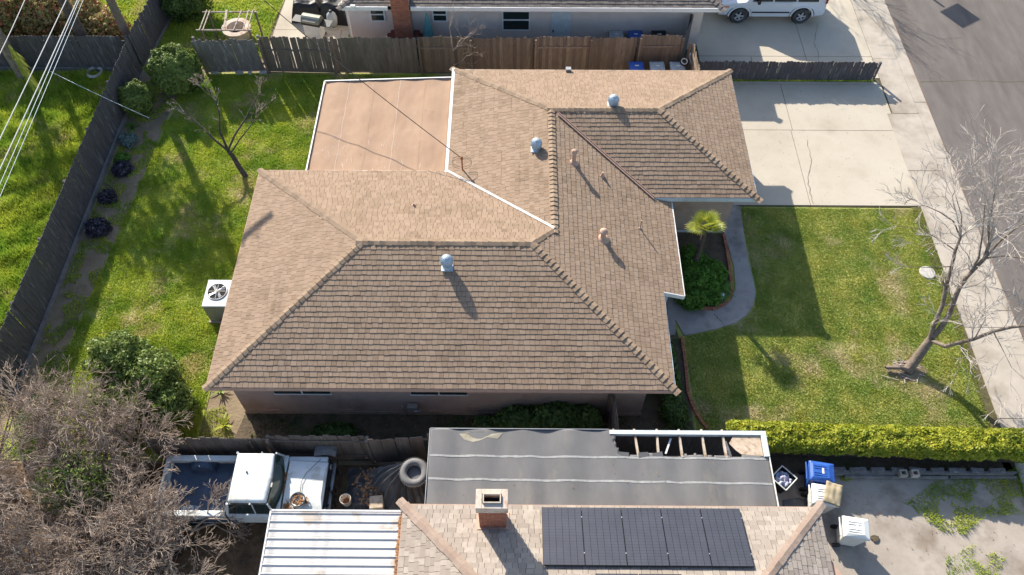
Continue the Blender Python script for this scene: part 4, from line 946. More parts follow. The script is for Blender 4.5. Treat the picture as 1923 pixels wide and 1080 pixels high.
# ------------------------------------------------------------------ bins
def bin_proto(name, label, m, loc, rz, group, lid='closed', h=1.0):
    t = thing(name, label, 'bin', loc, rz, group=group, local=True)
    mb = MB(); a=.29; b=.35
    mb.add([(-.22,-.24,.06),(.22,-.24,.06),(.22,.24,.06),(-.22,.24,.06),(-a,-b,h-.06),(a,-b,h-.06),(a,b,h-.06),(-a,b,h-.06)],[(3,2,1,0),(4,5,6,7),(0,1,5,4),(1,2,6,5),(2,3,7,6),(3,0,4,7)]); mb.build('body',m,t,bevel=.03)
    mb = MB(); mb.add([(-.31,-.38,h-.06),(.31,-.38,h-.06),(.31,.36,h-.06),(-.31,.36,h-.06),(-.3,-.37,h-.02),(.3,-.37,h-.02),(.3,.34,h-.0),(-.3,.34,h-.0),(-.2,-.2,h+.05),(.2,-.2,h+.05),(.2,.26,h+.04),(-.2,.26,h+.04)],[(0,1,5,4),(1,2,6,5),(2,3,7,6),(3,0,4,7),(4,5,9,8),(5,6,10,9),(6,7,11,10),(7,4,8,11),(8,9,10,11)]); mb.build('lid',m,t,bevel=.02)
    mb=MB(); [mb.box((x,.05,h+.052),(.02,.36,.014)) for x in (-.14,-.07,.07,.14)]; mb.build('lid_ribs',m,t)
    MB().box((0,-.02,h+.058),(.17,.06,.008)).build('lid_label','whitep',t)
    MB().tube([(-.26,.42,h-.08),(.26,.42,h-.08)],.02,8).build('handle',m,t)
    for s in (-1,1):
        wmb = MB().lathe([(.12,-.025),(.13,0),(.12,.025)],(s*.27,.3,.13),16,Matrix.Rotation(1.5708,3,'Y')); wmb.build('wheel','black',t)
    return t
g1='wheeled bins in the side yard'; zb=at(1195,128,1.0)
for u,m,lb in ((1195,'blue','blue wheeled bin in the corner behind the brown roof'),(1234,'greyp','grey wheeled bin between blue bin and white-grey bin'),(1272,'greyp','pale grey bin with a flat lid in the fence corner')):
    q=at(u,120,1.0); bin_proto('wheeled_bin',lb,m,(q.x,26.65,0),math.pi,g1)
g2='bins along the north neighbour wall'
for u,m,lb in ((1157,'greyp','grey bin lid showing over the brown fence, left of three'),(1193,'blue','blue bin lid showing over the brown fence by the wall'),(1237,'black','dark bin lid showing over the brown fence near the gate')):
    q=at(u,66,1.0); bin_proto('wheeled_bin',lb,m,(q.x,28.58,0.08),math.pi,g2)
hs=thing('hose_reel','round black and white reel resting on the pale grey bin','reel',(at(1284,108,1.15).x,26.85,1.0),local=True); M=Matrix.Rotation(.5,3,'X'); mb=MB().torus((0,0,.12),.16,.035,M,n=24,k=8); mb.build('rim','black',hs,smooth=True); MB().torus((0,0,.14),.12,.02,M,n=24,k=8).build('hub','whitep',hs,smooth=True)
g3='bins in the back court'
bin_proto('wheeled_bin','bright blue wheeled bin under the yellow-green hedge','blue',(9.0,9.0,.01),1.42,g3)
bin_proto('wheeled_bin','grey-white wheeled bin with a khaki bag on its lid','whitep',(8.95,8.3,.01),1.42,g3)
wb=bin_proto('wheeled_bin','white wheeled bin alone on the sunlit concrete near the roof corner','whitep',(9.62,7.35,.01),1.42,g3)
n=14; V=[]
for j in range(n+1):
    for i in range(n+1):
        a=i/n-.5; b=j/n-.5; q=Matrix.Rotation(-.35,2)@Vector((a*.48,b*.66)); V.append((9.15+q.x,8.3+q.y,1.1+.06*(1-4*a*a)*(1-4*b*b)+.05*noise.noise(Vector((a*4,b*4,7)))))
o=npobj('khaki_bag',V,[(j*(n+1)+i,j*(n+1)+i+1,(j+1)*(n+1)+i+1,(j+1)*(n+1)+i) for j in range(n) for i in range(n)],'kraft',smooth=True,loc=(9.15,8.3,1.06),label='crumpled khaki cloth bag lying on the grey-white bin lid',cat='bag'); md=o.modifiers.new('t','SOLIDIFY'); md.thickness=.04
lb=thing('laundry_basket','square white-rimmed basket full of blue and white laundry beside the shed','basket',(8.0,8.95,.01),.75,local=True)
mb=MB(); mb.add([(-.19,-.19,0),(.19,-.19,0),(.19,.19,0),(-.19,.19,0),(-.27,-.27,.6),(.27,-.27,.6),(.27,.27,.6),(-.27,.27,.6)],[(0,1,5,4),(1,2,6,5),(2,3,7,6),(3,0,4,7),(3,2,1,0)]); mb.build('basket_body','black',lb)
mb=MB()
for a,b in (((-.27,-.27),(.27,-.27)),((.27,-.27),(.27,.27)),((.27,.27),(-.27,.27)),((-.27,.27),(-.27,-.27))): mb.tube([(*a,.6),(*b,.6)],.018,6)
mb.build('rim','whitep',lb)
n=14; V=[((i/n-.5)*.46,(j/n-.5)*.46,.5+.14*noise.noise(Vector((i*.4,j*.4,2)))+.08*(1-((i/n-.5)**2+(j/n-.5)**2)*4)) for j in range(n+1) for i in range(n+1)]
npobj('laundry',V,[(j*(n+1)+i,j*(n+1)+i+1,(j+1)*(n+1)+i+1,(j+1)*(n+1)+i) for j in range(n) for i in range(n)],'cloth',lb)
MB().prism([tuple(at(*q)[:2]) for q in ((1470,940),(1500,935),(1530,950),(1540,975),(1475,975))],.012,.05).build('floor_mat','tarp',loc=None,label='dark flat sheet on the court floor beside the shed',cat='sheet')
mb=MB(); c=at(1642,1012); mb.prism([(c.x+.12*math.cos(a)*(1+.3*math.sin(3*a)),c.y+.1*math.sin(a)) for a in [i*.6 for i in range(10)]],.012,.06); mb.build('clod','dirt_dark',loc=None,label='small dark clod with weeds beside the white bin',cat='clod')
# retaining boards under hedge
rt = thing('retaining_wall','stacked grey boards holding the soil under the yellow-green hedge','retaining wall',(12,9.35,0))
for k,(xa,xb,y_,z_,h_) in enumerate(((9.6,15.2,9.32,.22,.04),(10.0,13.1,9.18,.1,.2),(13.2,15.2,9.2,.08,.16),(11.0,15.1,9.28,.2,.1),(9.6,11.5,9.26,.16,.12))): MB().bb(xa,y_-.03,z_-h_/2,xb,y_+.03,z_+h_/2).build('board','plank',rt)
for k in range(9):
    x=9.8+k*.6; MB().box((x,9.36,.18),(rng.uniform(.35,.55),.14,.24),Matrix.Rotation(rng.gauss(0,.06),3,'Z')).build('stone','wood_grey',rt)
for u,lb_ in ((1690,'left'),(1712,'right')):
    q=at(u,873,.3); mb=MB(); z=.26
    for a in ((-.11,-.1,-.07,.1),(.07,-.1,.11,.1),(-.07,-.1,.07,-.06),(-.07,.06,.07,.1)): mb.bb(q.x+a[0],9.22+a[1],z,q.x+a[2],9.22+a[3],z+.16)
    mb.build('cinder_block','cement' if lb_=='right' else 'concrete_old',loc=(q.x,9.22,z),label='small hollow concrete block on the boards under the hedge, %s of two'%lb_,cat='block')
q=at(1915,900,.6); mb=MB(); mb.prism([(15.2,8.2),(15.9,7.6),(16.0,9.0),(15.4,9.1)],.0,.9); mb.build('utility_box','bluewhite',loc=None,label='pale blue-grey box at the right edge below the hedge',cat='box')

# ------------------------------------------------------------------ hedge
def box_foliage(t, x0,y0,x1,y1,z0,z1,n,size,m,skew=None):
    faces=[((x1-x0)*(y1-y0),'t'),((x1-x0)*(z1-z0),'s'),((x1-x0)*(z1-z0),'n'),((y1-y0)*(z1-z0),'w'),((y1-y0)*(z1-z0),'e')]; tot=sum(f[0] for f in faces); Ps=[];Ns=[]
    for ar,f in faces:
        k=int(n*ar/tot); a=nr.rand(k); b=nr.rand(k); d=nr.rand(k)**1.5*.16
        if f=='t': P=np.stack([x0+a*(x1-x0),y0+b*(y1-y0),z1-d],1); N_=(0,0,1)
        elif f=='s': P=np.stack([x0+a*(x1-x0),y0+d,z0+b*(z1-z0)],1); N_=(0,-1,.3)
        elif f=='n': P=np.stack([x0+a*(x1-x0),y1-d,z0+b*(z1-z0)],1); N_=(0,1,.3)
        elif f=='w': P=np.stack([x0+d,y0+a*(y1-y0),z0+b*(z1-z0)],1); N_=(-1,0,.3)
        else: P=np.stack([x1-d,y0+a*(y1-y0),z0+b*(z1-z0)],1); N_=(1,0,.3)
        Ps.append(P); Ns.append(np.tile(np.array(N_,float),(k,1)))
    P=np.concatenate(Ps); Nn=np.concatenate(Ns)
    w1=np.array([noise.noise(Vector((p[0]*1.3,p[1]*1.3,p[2]*1.3))) for p in P]); w2=np.array([noise.noise(Vector((p[0]*5,p[1]*5,p[2]*5+9))) for p in P])
    P += (Nn/np.linalg.norm(Nn,axis=1)[:,None])*(w1*.09+w2*.09)[:,None]
    rc=.3; cy=(y0+y1)/2
    ed=np.maximum(0,np.abs(P[:,1]-cy)-((y1-y0)/2-rc))/rc; P[:,2]-= np.where(P[:,2]>z1-.25, ed**2*.16, 0)
    if skew: P[:,1]+= skew*(P[:,0]-x0)
    V,Fc=leafmesh(P,Nn,size,1.5,.75); npobj('foliage',V,Fc,m,t,tint=nr.rand(len(Fc)))
hd=thing('clipped_hedge','long clipped yellow-green hedge between front lawn and back court','hedge',(11,9.9,0)); box_foliage(hd,6.5,9.74,15.7,10.62,.72,1.15,46000,.06,'leaf_hedge',-.028)
mb=MB(); mb.add([(6.7,9.95,.05),(15.5,9.7,.05),(15.5,10.2,.05),(6.7,10.5,.05),(6.7,9.9,.95),(15.5,9.65,.95),(15.5,10.2,.95),(6.7,10.5,.95)],[(4,5,6,7),(0,1,5,4),(1,2,6,5),(2,3,7,6),(3,0,4,7)])
mb.build('branches','bark_dark',hd)

# ------------------------------------------------------------------ shrubs and plants
shrub('round_shrub','large clipped round green shrub in the far left corner of the lawn','shrub',[(-14.15,26.35,.95,1.0,.92,.97)],30000,.055,'leaf',(-14.15,26.3,0),depth=.12)
shrub('round_shrub','smaller round green shrub against the long dark fence','shrub',[(-15.55,25.0,.6,.62,.66,.68)],14000,.05,'leaf',(-15.5,25,0),depth=.14)
shrub('spreading_shrub','wide dark glossy shrub on the lawn behind the bare grey twigs','shrub',[(-12.5,12.5,1.1,.95,.85,.95),(-11.5,12.0,.95,.95,.85,.85),(-12.0,11.2,.75,1.1,.85,.75),(-10.75,11.2,.65,.75,.75,.65)],38000,.065,'leaf',(-12,11.4,0),depth=.5,spread=.8)
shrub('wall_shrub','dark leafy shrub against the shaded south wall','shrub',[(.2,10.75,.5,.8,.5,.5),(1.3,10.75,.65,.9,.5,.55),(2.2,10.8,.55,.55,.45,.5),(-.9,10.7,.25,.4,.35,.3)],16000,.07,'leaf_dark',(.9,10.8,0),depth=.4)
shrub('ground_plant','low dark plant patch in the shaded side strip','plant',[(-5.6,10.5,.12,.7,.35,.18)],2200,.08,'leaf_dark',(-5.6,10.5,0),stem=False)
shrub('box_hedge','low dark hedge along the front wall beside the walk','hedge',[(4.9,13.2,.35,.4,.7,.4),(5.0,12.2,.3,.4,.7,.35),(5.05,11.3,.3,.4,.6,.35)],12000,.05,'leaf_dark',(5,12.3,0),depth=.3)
shrub('fern_mass','bright green feathery fern mass filling the front planter','fern',[(6.3,17.0,.35,.5,.7,.35),(6.4,16.2,.4,.75,.6,.4),(6.9,16.6,.3,.5,.6,.3),(6.1,15.6,.3,.5,.45,.3),(6.8,15.8,.25,.45,.4,.25)],26000,.05,'leaf_fern',(6.5,16.3,0),aspect=3.5,depth=.6,spread=1.2)
def strap_plant(name,label,cat,base,n,L,wd,m,elev=(.2,1.3),droop=.5,group=None,seed=0,part='leaf',arc=None,z0=0.0):
    t=thing(name,label,cat,base,group=group,local=True); rg=random.Random(seed)
    for i in range(n):
        a=rg.uniform(0,6.283) if not arc else rg.uniform(*arc); e=rg.uniform(*elev); l=L*rg.uniform(.7,1.1); mb=MB(); P=[]
        k=5
        for j in range(k+1):
            s=j/k; r=l*s*math.cos(e)+l*.12*s*s; z=l*s*math.sin(e)-droop*l*s*s*.6; w_=wd*math.sin(math.pi*min(.97,.15+s*.85))
            c=Vector((r*math.cos(a),r*math.sin(a),z0+z)); sd=Vector((-math.sin(a),math.cos(a),0))*w_; P.append((c-sd,c+sd))
        for p,q in zip(P,P[1:]): mb.add([p[0],q[0],q[1],p[1]],[(0,1,2,3)],rg.random())
        mb.build(part,m,t)
    return t
strap_plant('yucca','spiky green and cream yucca at the corner of the house','yucca',(*at(422,800)[:2],0),26,.42,.028,'leaf_palm',seed=3)
strap_plant('agave','small spiky plant just below the smaller round shrub','plant',(*at(246,240)[:2],0),18,.4,.03,'leaf_fern',seed=4)
strap_plant('strap_plant','large arching grass-like plant in the shaded front corner','plant',(*at(1268,790)[:2],0),34,.75,.02,'leaf_fern',seed=5)
strap_plant('strap_plant','dark spiky plant beside the corner of the near eave','plant',(*at(415,735)[:2],0),16,.4,.03,'leaf',seed=6)
def tuft(u,v,label,m,r,n,cat='plant'):
    p=at(u,v); return shrub('tufted_plant',label,cat,[(p.x,p.y,r*.4,r,r*.9,r*.6)],n,.06,m,(p.x,p.y,0),stem=False,aspect=2.5,depth=.5,spread=.9)
tuft(243,268,'silvery blue-green cushion plant in the fence bed','leaf_blue',.34,1500)
tuft(187,433,'nearly black tufted plant alone in the lower fence bed','leaf_purple',.42,2200); tuft(232,322,'nearly black tufted plant with green behind it in the fence bed','leaf_purple',.36,1600)
tuft(232,303,'small green tuft above the dark plant in the fence bed','leaf_fern',.3,900); tuft(205,375,'low dark tangle between the two black tufts','leaf_purple',.35,500)
# palm (fan palm) in the planter
def fan_palm(base, top, label, nf=30, r=.66, seed=2):
    t=thing('fan_palm',label,'palm tree',base); rg=random.Random(seed); b=Vector(base); tp=Vector(top)
    mb=MB(); mb.tube([b,b.lerp(tp,.5)+Vector((.05,0,0)),tp],[.12,.09,.08],10); mb.build('trunk','bark_dark',t)
    for i in range(nf):
        a=i*2.4+rg.gauss(0,.1); e=rg.uniform(-.15,1.3); L=r*rg.uniform(.35,.6); d=Vector((math.cos(a)*math.cos(e),math.sin(a)*math.cos(e),math.sin(e)))
        c=tp+d*L; s=d.cross(Vector((0,0,1))); s=s.normalized() if s.length>.01 else Vector((1,0,0)); u_=s.cross(d)
        mb=MB(); mb.tube([tp,c],.009,4); ns=15
        for k in range(ns):
            g_=(k/(ns-1)-.5)*3.6; dd=(d*math.cos(g_)+s*math.sin(g_)).normalized(); ll=r*.62*(1-.25*abs(g_)/1.8)*rg.uniform(.85,1.05)
            n_=dd.cross(u_).normalized()*.017; m1=c+dd*ll*.55+u_*.02; m2=c+dd*ll-Vector((0,0,.03*ll))
            mb.add([c,m1-n_,m2,m1+n_],[(0,1,2,3)],rg.random())
        mb.build('frond','leaf_palm',t)
    return t
_p=at(1325,428,2.4); fan_palm((_p.x-.05,_p.y-.05,0),_p,'small fan palm with bright fronds in the front planter')
def cycad(base,label,n=30,L=.75,seed=3,m='leaf_fern',name='cycad',z=.25):
    t=thing(name,label,'palm',base,local=True); rg=random.Random(seed); MB().lathe([(.1,0),(.13,z*.6),(.08,z)],n=10).build('trunk','bark_dark',t)
    for i in range(n):
        a=i*2.4+rg.gauss(0,.1); e=rg.uniform(.1,1.1); l=L*rg.uniform(.8,1.1); mb=MB(); k=14; P=[]
        for j in range(k+1):
            s=j/k; r_=l*s*math.cos(e)+.1*l*s*s; P.append(Vector((r_*math.cos(a),r_*math.sin(a),z+l*s*math.sin(e)-.55*l*s*s)))
        mb.tube(P,.006,4,False)
        sd=Vector((-math.sin(a),math.cos(a),0))
        for j in range(2,k):
            ll=.17*math.sin(math.pi*j/k)**.6*L; f=(P[j+1]-P[j]).normalized()
            for s in (-1,1): q=P[j]+sd*s*ll+f*ll*.5; mb.add([P[j]-f*.01,q,P[j]+f*.014],[(0,1,2)],rg.random())
        mb.build('frond',m,t)
    return t
cycad((7.05,16.0,0),'dark green cycad at the right edge of the front planter',34,.72)
fig=at(1353,564); mb=MB(); mb.lathe([(.09,0),(.07,.1),(.09,.22),(.05,.3),(.06,.36),(0,.42)],(fig.x,fig.y,.02),14); mb.build('garden_figure','galv',loc=(fig.x,fig.y,.02),label='small blue-grey garden ornament beside the cycad',cat='ornament',smooth=True)
# brick edgings
def edging(name,label,pts,n,m='brick',sz_=(.2,.1,.09),z=.06):
    t=thing(name,label,'edging',(*pts[0][:2],0)); me=MB().box((0,0,0),sz_).mesh('brick',m); P=[Vector(p) for p in pts]; Ls=[0]
    for a,b in zip(P,P[1:]): Ls.append(Ls[-1]+(b-a).length)
    for i in range(n):
        s=(i+.5)/n*Ls[-1]; k=max(j for j in range(len(Ls)-1) if Ls[j]<=s); q=P[k].lerp(P[k+1],(s-Ls[k])/(Ls[k+1]-Ls[k])); d=P[k+1]-P[k]
        o=bpy.data.objects.new('brick',me); C.objects.link(o); o.parent=t; o.location=Vector((q.x,q.y,z))-ORG[t.name]; o.rotation_euler=(rng.gauss(0,.04),rng.gauss(0,.04),math.atan2(d.y,d.x)+rng.gauss(0,.06)); o.scale=(Ls[-1]/n/.21,1,1)
    return t
edging('brick_edging','curved red brick edging round the bottom of the front planter',[at(*q) for q in ((1262,556),(1275,566),(1295,575),(1318,581),(1340,581),(1358,574),(1370,563),(1374,550))],16,'brick')
edging('brick_edging','straight brick edging between front planter and walk',[at(*q) for q in ((1374,548),(1370,510),(1364,470),(1358,442))],18,'brick')
edging('lawn_edging','worn brick edging curving along the shaded side of the front lawn',[at(*q) for q in ((1280,634),(1284,665),(1288,700),(1291,735),(1300,762),(1312,785),(1328,806))],30,'brick',(.19,.09,.08),.04)
for i,(u,lb_) in enumerate(((404,'leftmost'),(450,'second from the left'),(470,'second from the right'),(495,'rightmost'))):
    q=at(u,139); MB().box((0,0,.06),(.3 if i!=2 else .15,.14,.12),Matrix.Rotation(.05*i,3,'Z')).build('paver_block','stone',loc=None,label='%s pale block at the foot of the grey leaning fence panel'%lb_,cat='block').location=(q.x,q.y,0)
q=at(1741,512); mb=MB().lathe([(0,.03),(.26,.03),(.28,.0)][::-1],(q.x,q.y,.02),20); mb.build('meter_cover','stone',loc=None,label='pale round utility cover set in the front lawn',cat='cover')
q=at(180,140); mb=MB().torus((q.x,q.y,.12),.3,.07,n=26,k=8); mb.build('old_ring','stone',loc=(q.x,q.y,0),label='round stone ring among dead leaves left of the long fence',cat='ring',smooth=True)

# ------------------------------------------------------------------ trees
T0=Vector((12.95,12.9,0))
def W(u,v,z): return at(u,v,z)
limbs=[([T0,W(1722,672,.4),W(1738,650,.8),W(1750,634,1.1)],.17,.13,0,0),
 ([W(1750,634,1.1),W(1762,622,1.4),W(1780,595,1.9),W(1793,560,2.5),W(1801,541,2.8),W(1815,520,3.2),W(1849,485,3.8),W(1858,455,4.3)],.10,.05,1.0,4),
 ([W(1746,638,1.05),W(1753,612,1.5),W(1770,573,2.1),W(1776,540,2.6),W(1787,500,3.2),W(1794,470,3.6),W(1804,445,4.0)],.085,.04,.85,4),
 ([W(1752,640,1.1),W(1775,650,1.4),W(1798,644,1.7),W(1830,636,2.1),W(1865,622,2.5),W(1900,614,2.8),W(1935,610,3.1)],.07,.04,.9,4),
 ([W(1858,455,4.3),W(1856,425,4.7),W(1862,392,5.2),W(1868,362,5.6)],.045,.018,.9,3),
 ([W(1849,485,3.8),W(1875,455,4.3),W(1905,430,4.8),W(1945,405,5.2)],.045,.018,.9,3),
 ([W(1849,485,3.8),W(1885,480,4.1),W(1925,485,4.3)],.03,.012,.8,3),
 ([W(1815,520,3.2),W(1838,485,3.8),W(1845,440,4.5),W(1850,380,5.2)],.035,.015,.8,3),
 ([W(1804,445,4.0),W(1790,415,4.4),W(1765,398,4.7),W(1738,386,4.9)],.03,.01,.6,3),
 ([W(1804,445,4.0),W(1806,405,4.6),W(1795,370,5.0)],.025,.01,.8,3),
 ([W(1776,540,2.6),W(1771,528,2.8),W(1772,515,2.9)],.035,.02,.0,0),
 ([W(1794,470,3.6),W(1765,450,3.8),W(1730,430,4.0),W(1680,424,4.1)],.02,.006,.35,2),
 ([W(1787,500,3.2),W(1745,502,3.4),W(1695,500,3.5)],.02,.005,.35,2),
 ([W(1760,505,3.3),W(1760,470,3.6),W(1712,456,3.8)],.012,.005,.3,2),
 ([W(1803,640,1.8),W(1808,660,1.6),W(1800,690,1.3),W(1790,714,1.1)],.013,.005,.3,1),
 ([W(1806,645,1.8),W(1812,680,1.4),W(1818,718,1.0)],.012,.005,.25,1),
 ([W(1830,636,2.1),W(1850,600,2.5),W(1850,560,3.0)],.02,.006,.7,3),
 ([W(1865,622,2.5),W(1880,650,2.3),W(1900,690,2.2)],.018,.006,.8,3),
 ([T0+Vector((0,0,.12)),W(1690,690,.18),W(1663,690,.15)],.09,.06,0,0)]
bare_tree('bare_tree','large bare forked tree growing in the front lawn by the sidewalk',T0,[],limbs=limbs,seed=5,kids=3,ratio=.74,spread=.62,bark='bark',twig='twig_pale',minr=.0058,wander=.2)
mb=MB()
for k in range(26):
    a=rng.uniform(0,6.28); r=rng.uniform(.3,.7); c=T0+Vector((r*math.cos(a),r*math.sin(a)*.7,.02)); mb.tube([c,c+Vector((rng.gauss(0,.25),rng.gauss(0,.15),.05))],.012,4,t=rng.random())
mb.build('fallen_twigs','twig_pale',kind='stuff')
sheet('tree_dirt',[(T0.x+.55*math.cos(a)*(1+.3*math.sin(2*a+1)),T0.y+.4*math.sin(a)) for a in [i*.5 for i in range(12)]],.018,'dirt')
B0=at(462,332)
limbs=[([B0,W(448,312,.3),W(438,295,.6),W(428,283,.85)],.11,.075,0,0),
 ([W(428,283,.85),W(405,265,1.2),W(385,245,1.5),W(360,222,1.8),W(345,210,2.0)],.05,.02,.35,2),
 ([W(428,283,.85),W(412,245,1.5),W(412,215,1.9),W(405,190,2.3)],.05,.02,.3,2),
 ([W(428,283,.85),W(440,255,1.3),W(460,225,1.7),W(475,195,2.1),W(488,175,2.4)],.045,.018,.35,2),
 ([W(432,290,.75),W(450,262,1.1),W(468,240,1.4),W(480,222,1.6)],.035,.012,.35,2),
 ([W(460,225,1.7),W(485,210,1.9),W(510,190,2.2)],.025,.01,.2,1),([W(405,190,2.3),W(395,180,2.4)],.02,.01,.45,3)]
bare_tree('bare_tree','pollarded bare tree with pinkish shoots on the back lawn',B0,[],limbs=limbs,seed=11,kids=3,ratio=.6,bark='bark_dark',twig='twig',minr=.008)
F0=Vector((at(850,128).x,26.9,0))
bare_tree('bare_tree','small fine-twigged bare tree in front of the brown fence',F0,[((.05,.02,1),1.5,.045)],depth=3,kids=3,seed=4,bark='bark',twig='twig',ratio=.62,spread=.8,minr=.004)
bare_tree('twiggy_bush','thin bare bush sprouting at the edge of the flat roof',(-8.3,19.9,0),[((.2,.1,1),.7,.02),((-.3,.2,1),.7,.018),((.1,-.2,1),.8,.018)],depth=2,kids=3,seed=8,bark='bark_dark',twig='twig',cat='bush',minr=.004)
G='bare grey trees crowding the lower left corner'
for i,(x,y,h,lb_) in enumerate(((-17.4,10.9,1.1,'grey bare thicket tree at the left edge, just below the long fence'),(-16.0,9.2,1.3,'grey bare thicket tree in the middle of the left thicket'),(-14.0,9.6,1.2,'bare tree with pale twigs in front of the spreading shrub'),(-15.8,7.0,1.3,'bare tree in the bottom left corner of the view'),(-12.9,7.6,1.15,'bare tree left of the pickup bed with greenish stems'),(-11.0,6.6,1.1,'bare tree whose twigs reach over the pickup bed side'),(-12.3,8.8,1.0,'low bare tree touching the fence above the pickup'),(-13.6,5.6,1.2,'bare tree at the bottom edge left of the white ribbed cover'),(-17.9,8.6,1.2,'bare tree half cut off by the left edge'),(-9.6,6.3,.9,'low bare tree beside the white ribbed cover'),(-10.6,7.4,.95,'bare tree with twigs hanging over the near bed side'),(-9.6,7.0,.8,'small bare tree under the cab door of the pickup'),(-12.6,10.2,1.0,'bare tree standing on the lawn edge before the dark shrub'),(-11.6,9.0,.9,'bare tree whose twigs touch the far bed rail'),(-14.6,8.2,1.3,'bare tree in the centre of the thicket'),(-11.6,5.9,1.1,'bare tree near the bottom edge with tangled twigs'))):
    bare_tree('bare_thicket_tree',lb_,(x,y,0),[((rng.gauss(0,.3),rng.gauss(0,.3),1),h*rng.uniform(.85,1.2),.085) for _ in range(2+i%2)],depth=5,kids=3,seed=30+i,bark='bark',twig='twig',group=G,ratio=.73,spread=.7,up=-.03,minr=.0055,wander=.24)
shrub('evergreen_bush','green shrub showing through the bare twigs beside the pickup','shrub',[(-12.3,8.2,1.7,1.0,.9,.9),(-11.6,7.9,1.3,.7,.7,.7)],9000,.055,'leaf',(-12.3,8.3,0),depth=.95,spread=1)
MB().tube([at(118,500+260,.8),at(240,398+360-40,1.0)],.03,6).build('loose_pipe','wood_pale',loc=None,label='pale pole sticking out of the grey thicket',cat='pole')
# trees rising out of frame at top left, their crowns outside it
def leafy_tree(name,label,base,pts,r0,crown,n,size,m='leaf',group=None):
    t=thing(name,label,'tree',base,group=group); P=[Vector(p) for p in pts]; k=len(P); mb=MB(); mb.tube(P,[r0*(1-.55*i/(k-1)) for i in range(k)],12); mb.build('trunk','bark_dark',t,smooth=True)
    mb=MB(); Ps=[]; Ns=[]
    for b in crown:
        c=Vector(b[:3]); mb.tube([P[-1],P[-1].lerp(c,.5)+Vector((0,0,.1)),c],[r0*.4,r0*.25,.04],7)
        q=int(n/len(crown)); D=nr.normal(0,1,(q,3)); D/=np.linalg.norm(D,axis=1)[:,None]; lump=np.array([noise.noise(Vector(d)*3+c) for d in D])*.5; rr=(nr.rand(q)**.45+lump)[:,None]; Ps.append(np.array(b[:3])+D*np.array(b[3:6])*rr); Ns.append(D)
    mb.build('limb','bark_dark',t); Pp=np.concatenate(Ps); V,Fc=leafmesh(Pp,np.concatenate(Ns),size,1.8,1.2); npobj('crown',V,Fc,m,t,tint=nr.rand(len(Fc)))
leafy_tree('leafy_tree','tree with dark crooked trunk rising behind the fence at top left',(-18.3,27.9,0),[(-18.3,27.9,0),(-18.35,27.95,1.4),(-18.55,28.2,2.4),(-18.6,28.3,4.2),(-18.7,28.5,6)],.28,[(-18.9,28.6,7.0,1.5,1.2,1.0),(-17.4,28.9,6.2,1.1,1.0,.9),(-20.2,28.3,6.4,1.2,1.0,.9),(-18.6,29.9,8.0,1.3,1.1,.9)],2500,.12)
leafy_tree('leafy_tree','tall tree beyond the top left corner, only its shade in view',(-22.5,31.5,0),[(-22.5,31.5,0),(-22.4,31.5,3),(-22.3,31.6,6)],.25,[(-22.3,31.6,6.8,1.8,1.5,1.2),(-24.2,31.2,6.2,1.4,1.2,1),(-20.8,32.4,7.4,1.4,1.2,1)],1500,.12)
shrub('flowering_shrub','tall red-flowered shrub with bright leaves in the top left corner','shrub',[(-22.6,29.6,1.2,1.6,1.2,1.3),(-20.6,29.9,1.2,1.3,1.2,1.3),(-19.2,29.8,.9,1.0,1.2,1.1),(-17.9,29.2,.8,.8,.8,.8)],38000,.085,'leaf_mixed',(-21,29.5,0),depth=.7,spread=.9,m2='leaf_red',f2=.14)
shrub('evergreen_bush','dark round evergreen at the top edge left of the timber frame','shrub',[(-15.0,31.3,1.0,1.1,1.1,1.0)],12000,.06,'leaf_dark',(-15,31.3,0),depth=.3)
# feather palm at the left edge
pt=thing('feather_palm','palm with yellowing drooping fronds at the far left edge','palm tree',(-21.1,26.9,0)); MB().tube([(-21.1,26.9,0),(-21.12,26.95,1.8),(-21.2,27.0,3.6),(-21.3,27.1,5.2)],[.26,.22,.2,.2],12).build('trunk','bark',pt)
for i in range(16):
    a=i*.39+.1; mb=MB(); l=1.9; P=[Vector((-21.3,27.1,5.2))+Vector((math.cos(a)*l*s,math.sin(a)*l*s,.9*s-1.6*s*s)) for s in [j/12 for j in range(13)]]; mb.tube(P,.012,4,False); sd=Vector((-math.sin(a),math.cos(a),0))
    for j in range(1,12):
        for s in (-1,1):
            q=P[j]+sd*s*.35+Vector((0,0,-.2)); mb.add([P[j],q,P[j]+(P[j+1]-P[j])*.3],[(0,1,2)],rng.random())
    mb.build('frond','leaf_palm',pt)
mb=MB()
sk=at(55,170,1.4)
for i in range(150):
    s=rng.random(); c=at(14+s*42,84+s*70,2.2-s*.7); mb.add([c,c+Vector((rng.uniform(-.1,.45),-.25*rng.random(),-.6)),c+Vector((.045,.03,-.02))],[(0,1,2)],rng.random()); 
mb.build('dead_frond','leaf_palm',pt)

def scatter(name, poly, n, m='leaf_brown', size=.03, z=.035, thr=-.1):
    P = sample_poly(poly, n); P = P[np.array([noise.noise(Vector((p[0]*.6,p[1]*.6,21))) > thr for p in P])]
    k = len(P); Q = np.column_stack([P, np.full(k, z)]); V, Fc = leafmesh(Q, np.tile(np.array((0,0,1.)),(k,1)), size, 1.6, .35); return npobj(name, V, Fc, m, tint=nr.rand(k), kind='stuff')
scatter('fallen_leaves', rect(-2.2,7.6,6.5,8.7), 5, size=.022, z=2.37, thr=-.3); scatter('fallen_leaves', [(p.x,p.y) for p in fp], 4, size=.02, z=2.485, thr=-.2)
scatter('driveway_specks', rect(7.9,20.1,15.3,26.6), 6, 'dirt_dark', .02, .038, -.4)
scatter('fallen_leaves', front_poly, 9); scatter('fallen_leaves', back_poly, 7, z=.05); scatter('fallen_leaves', rect(7.2,4,15,9.2), 14, size=.025)
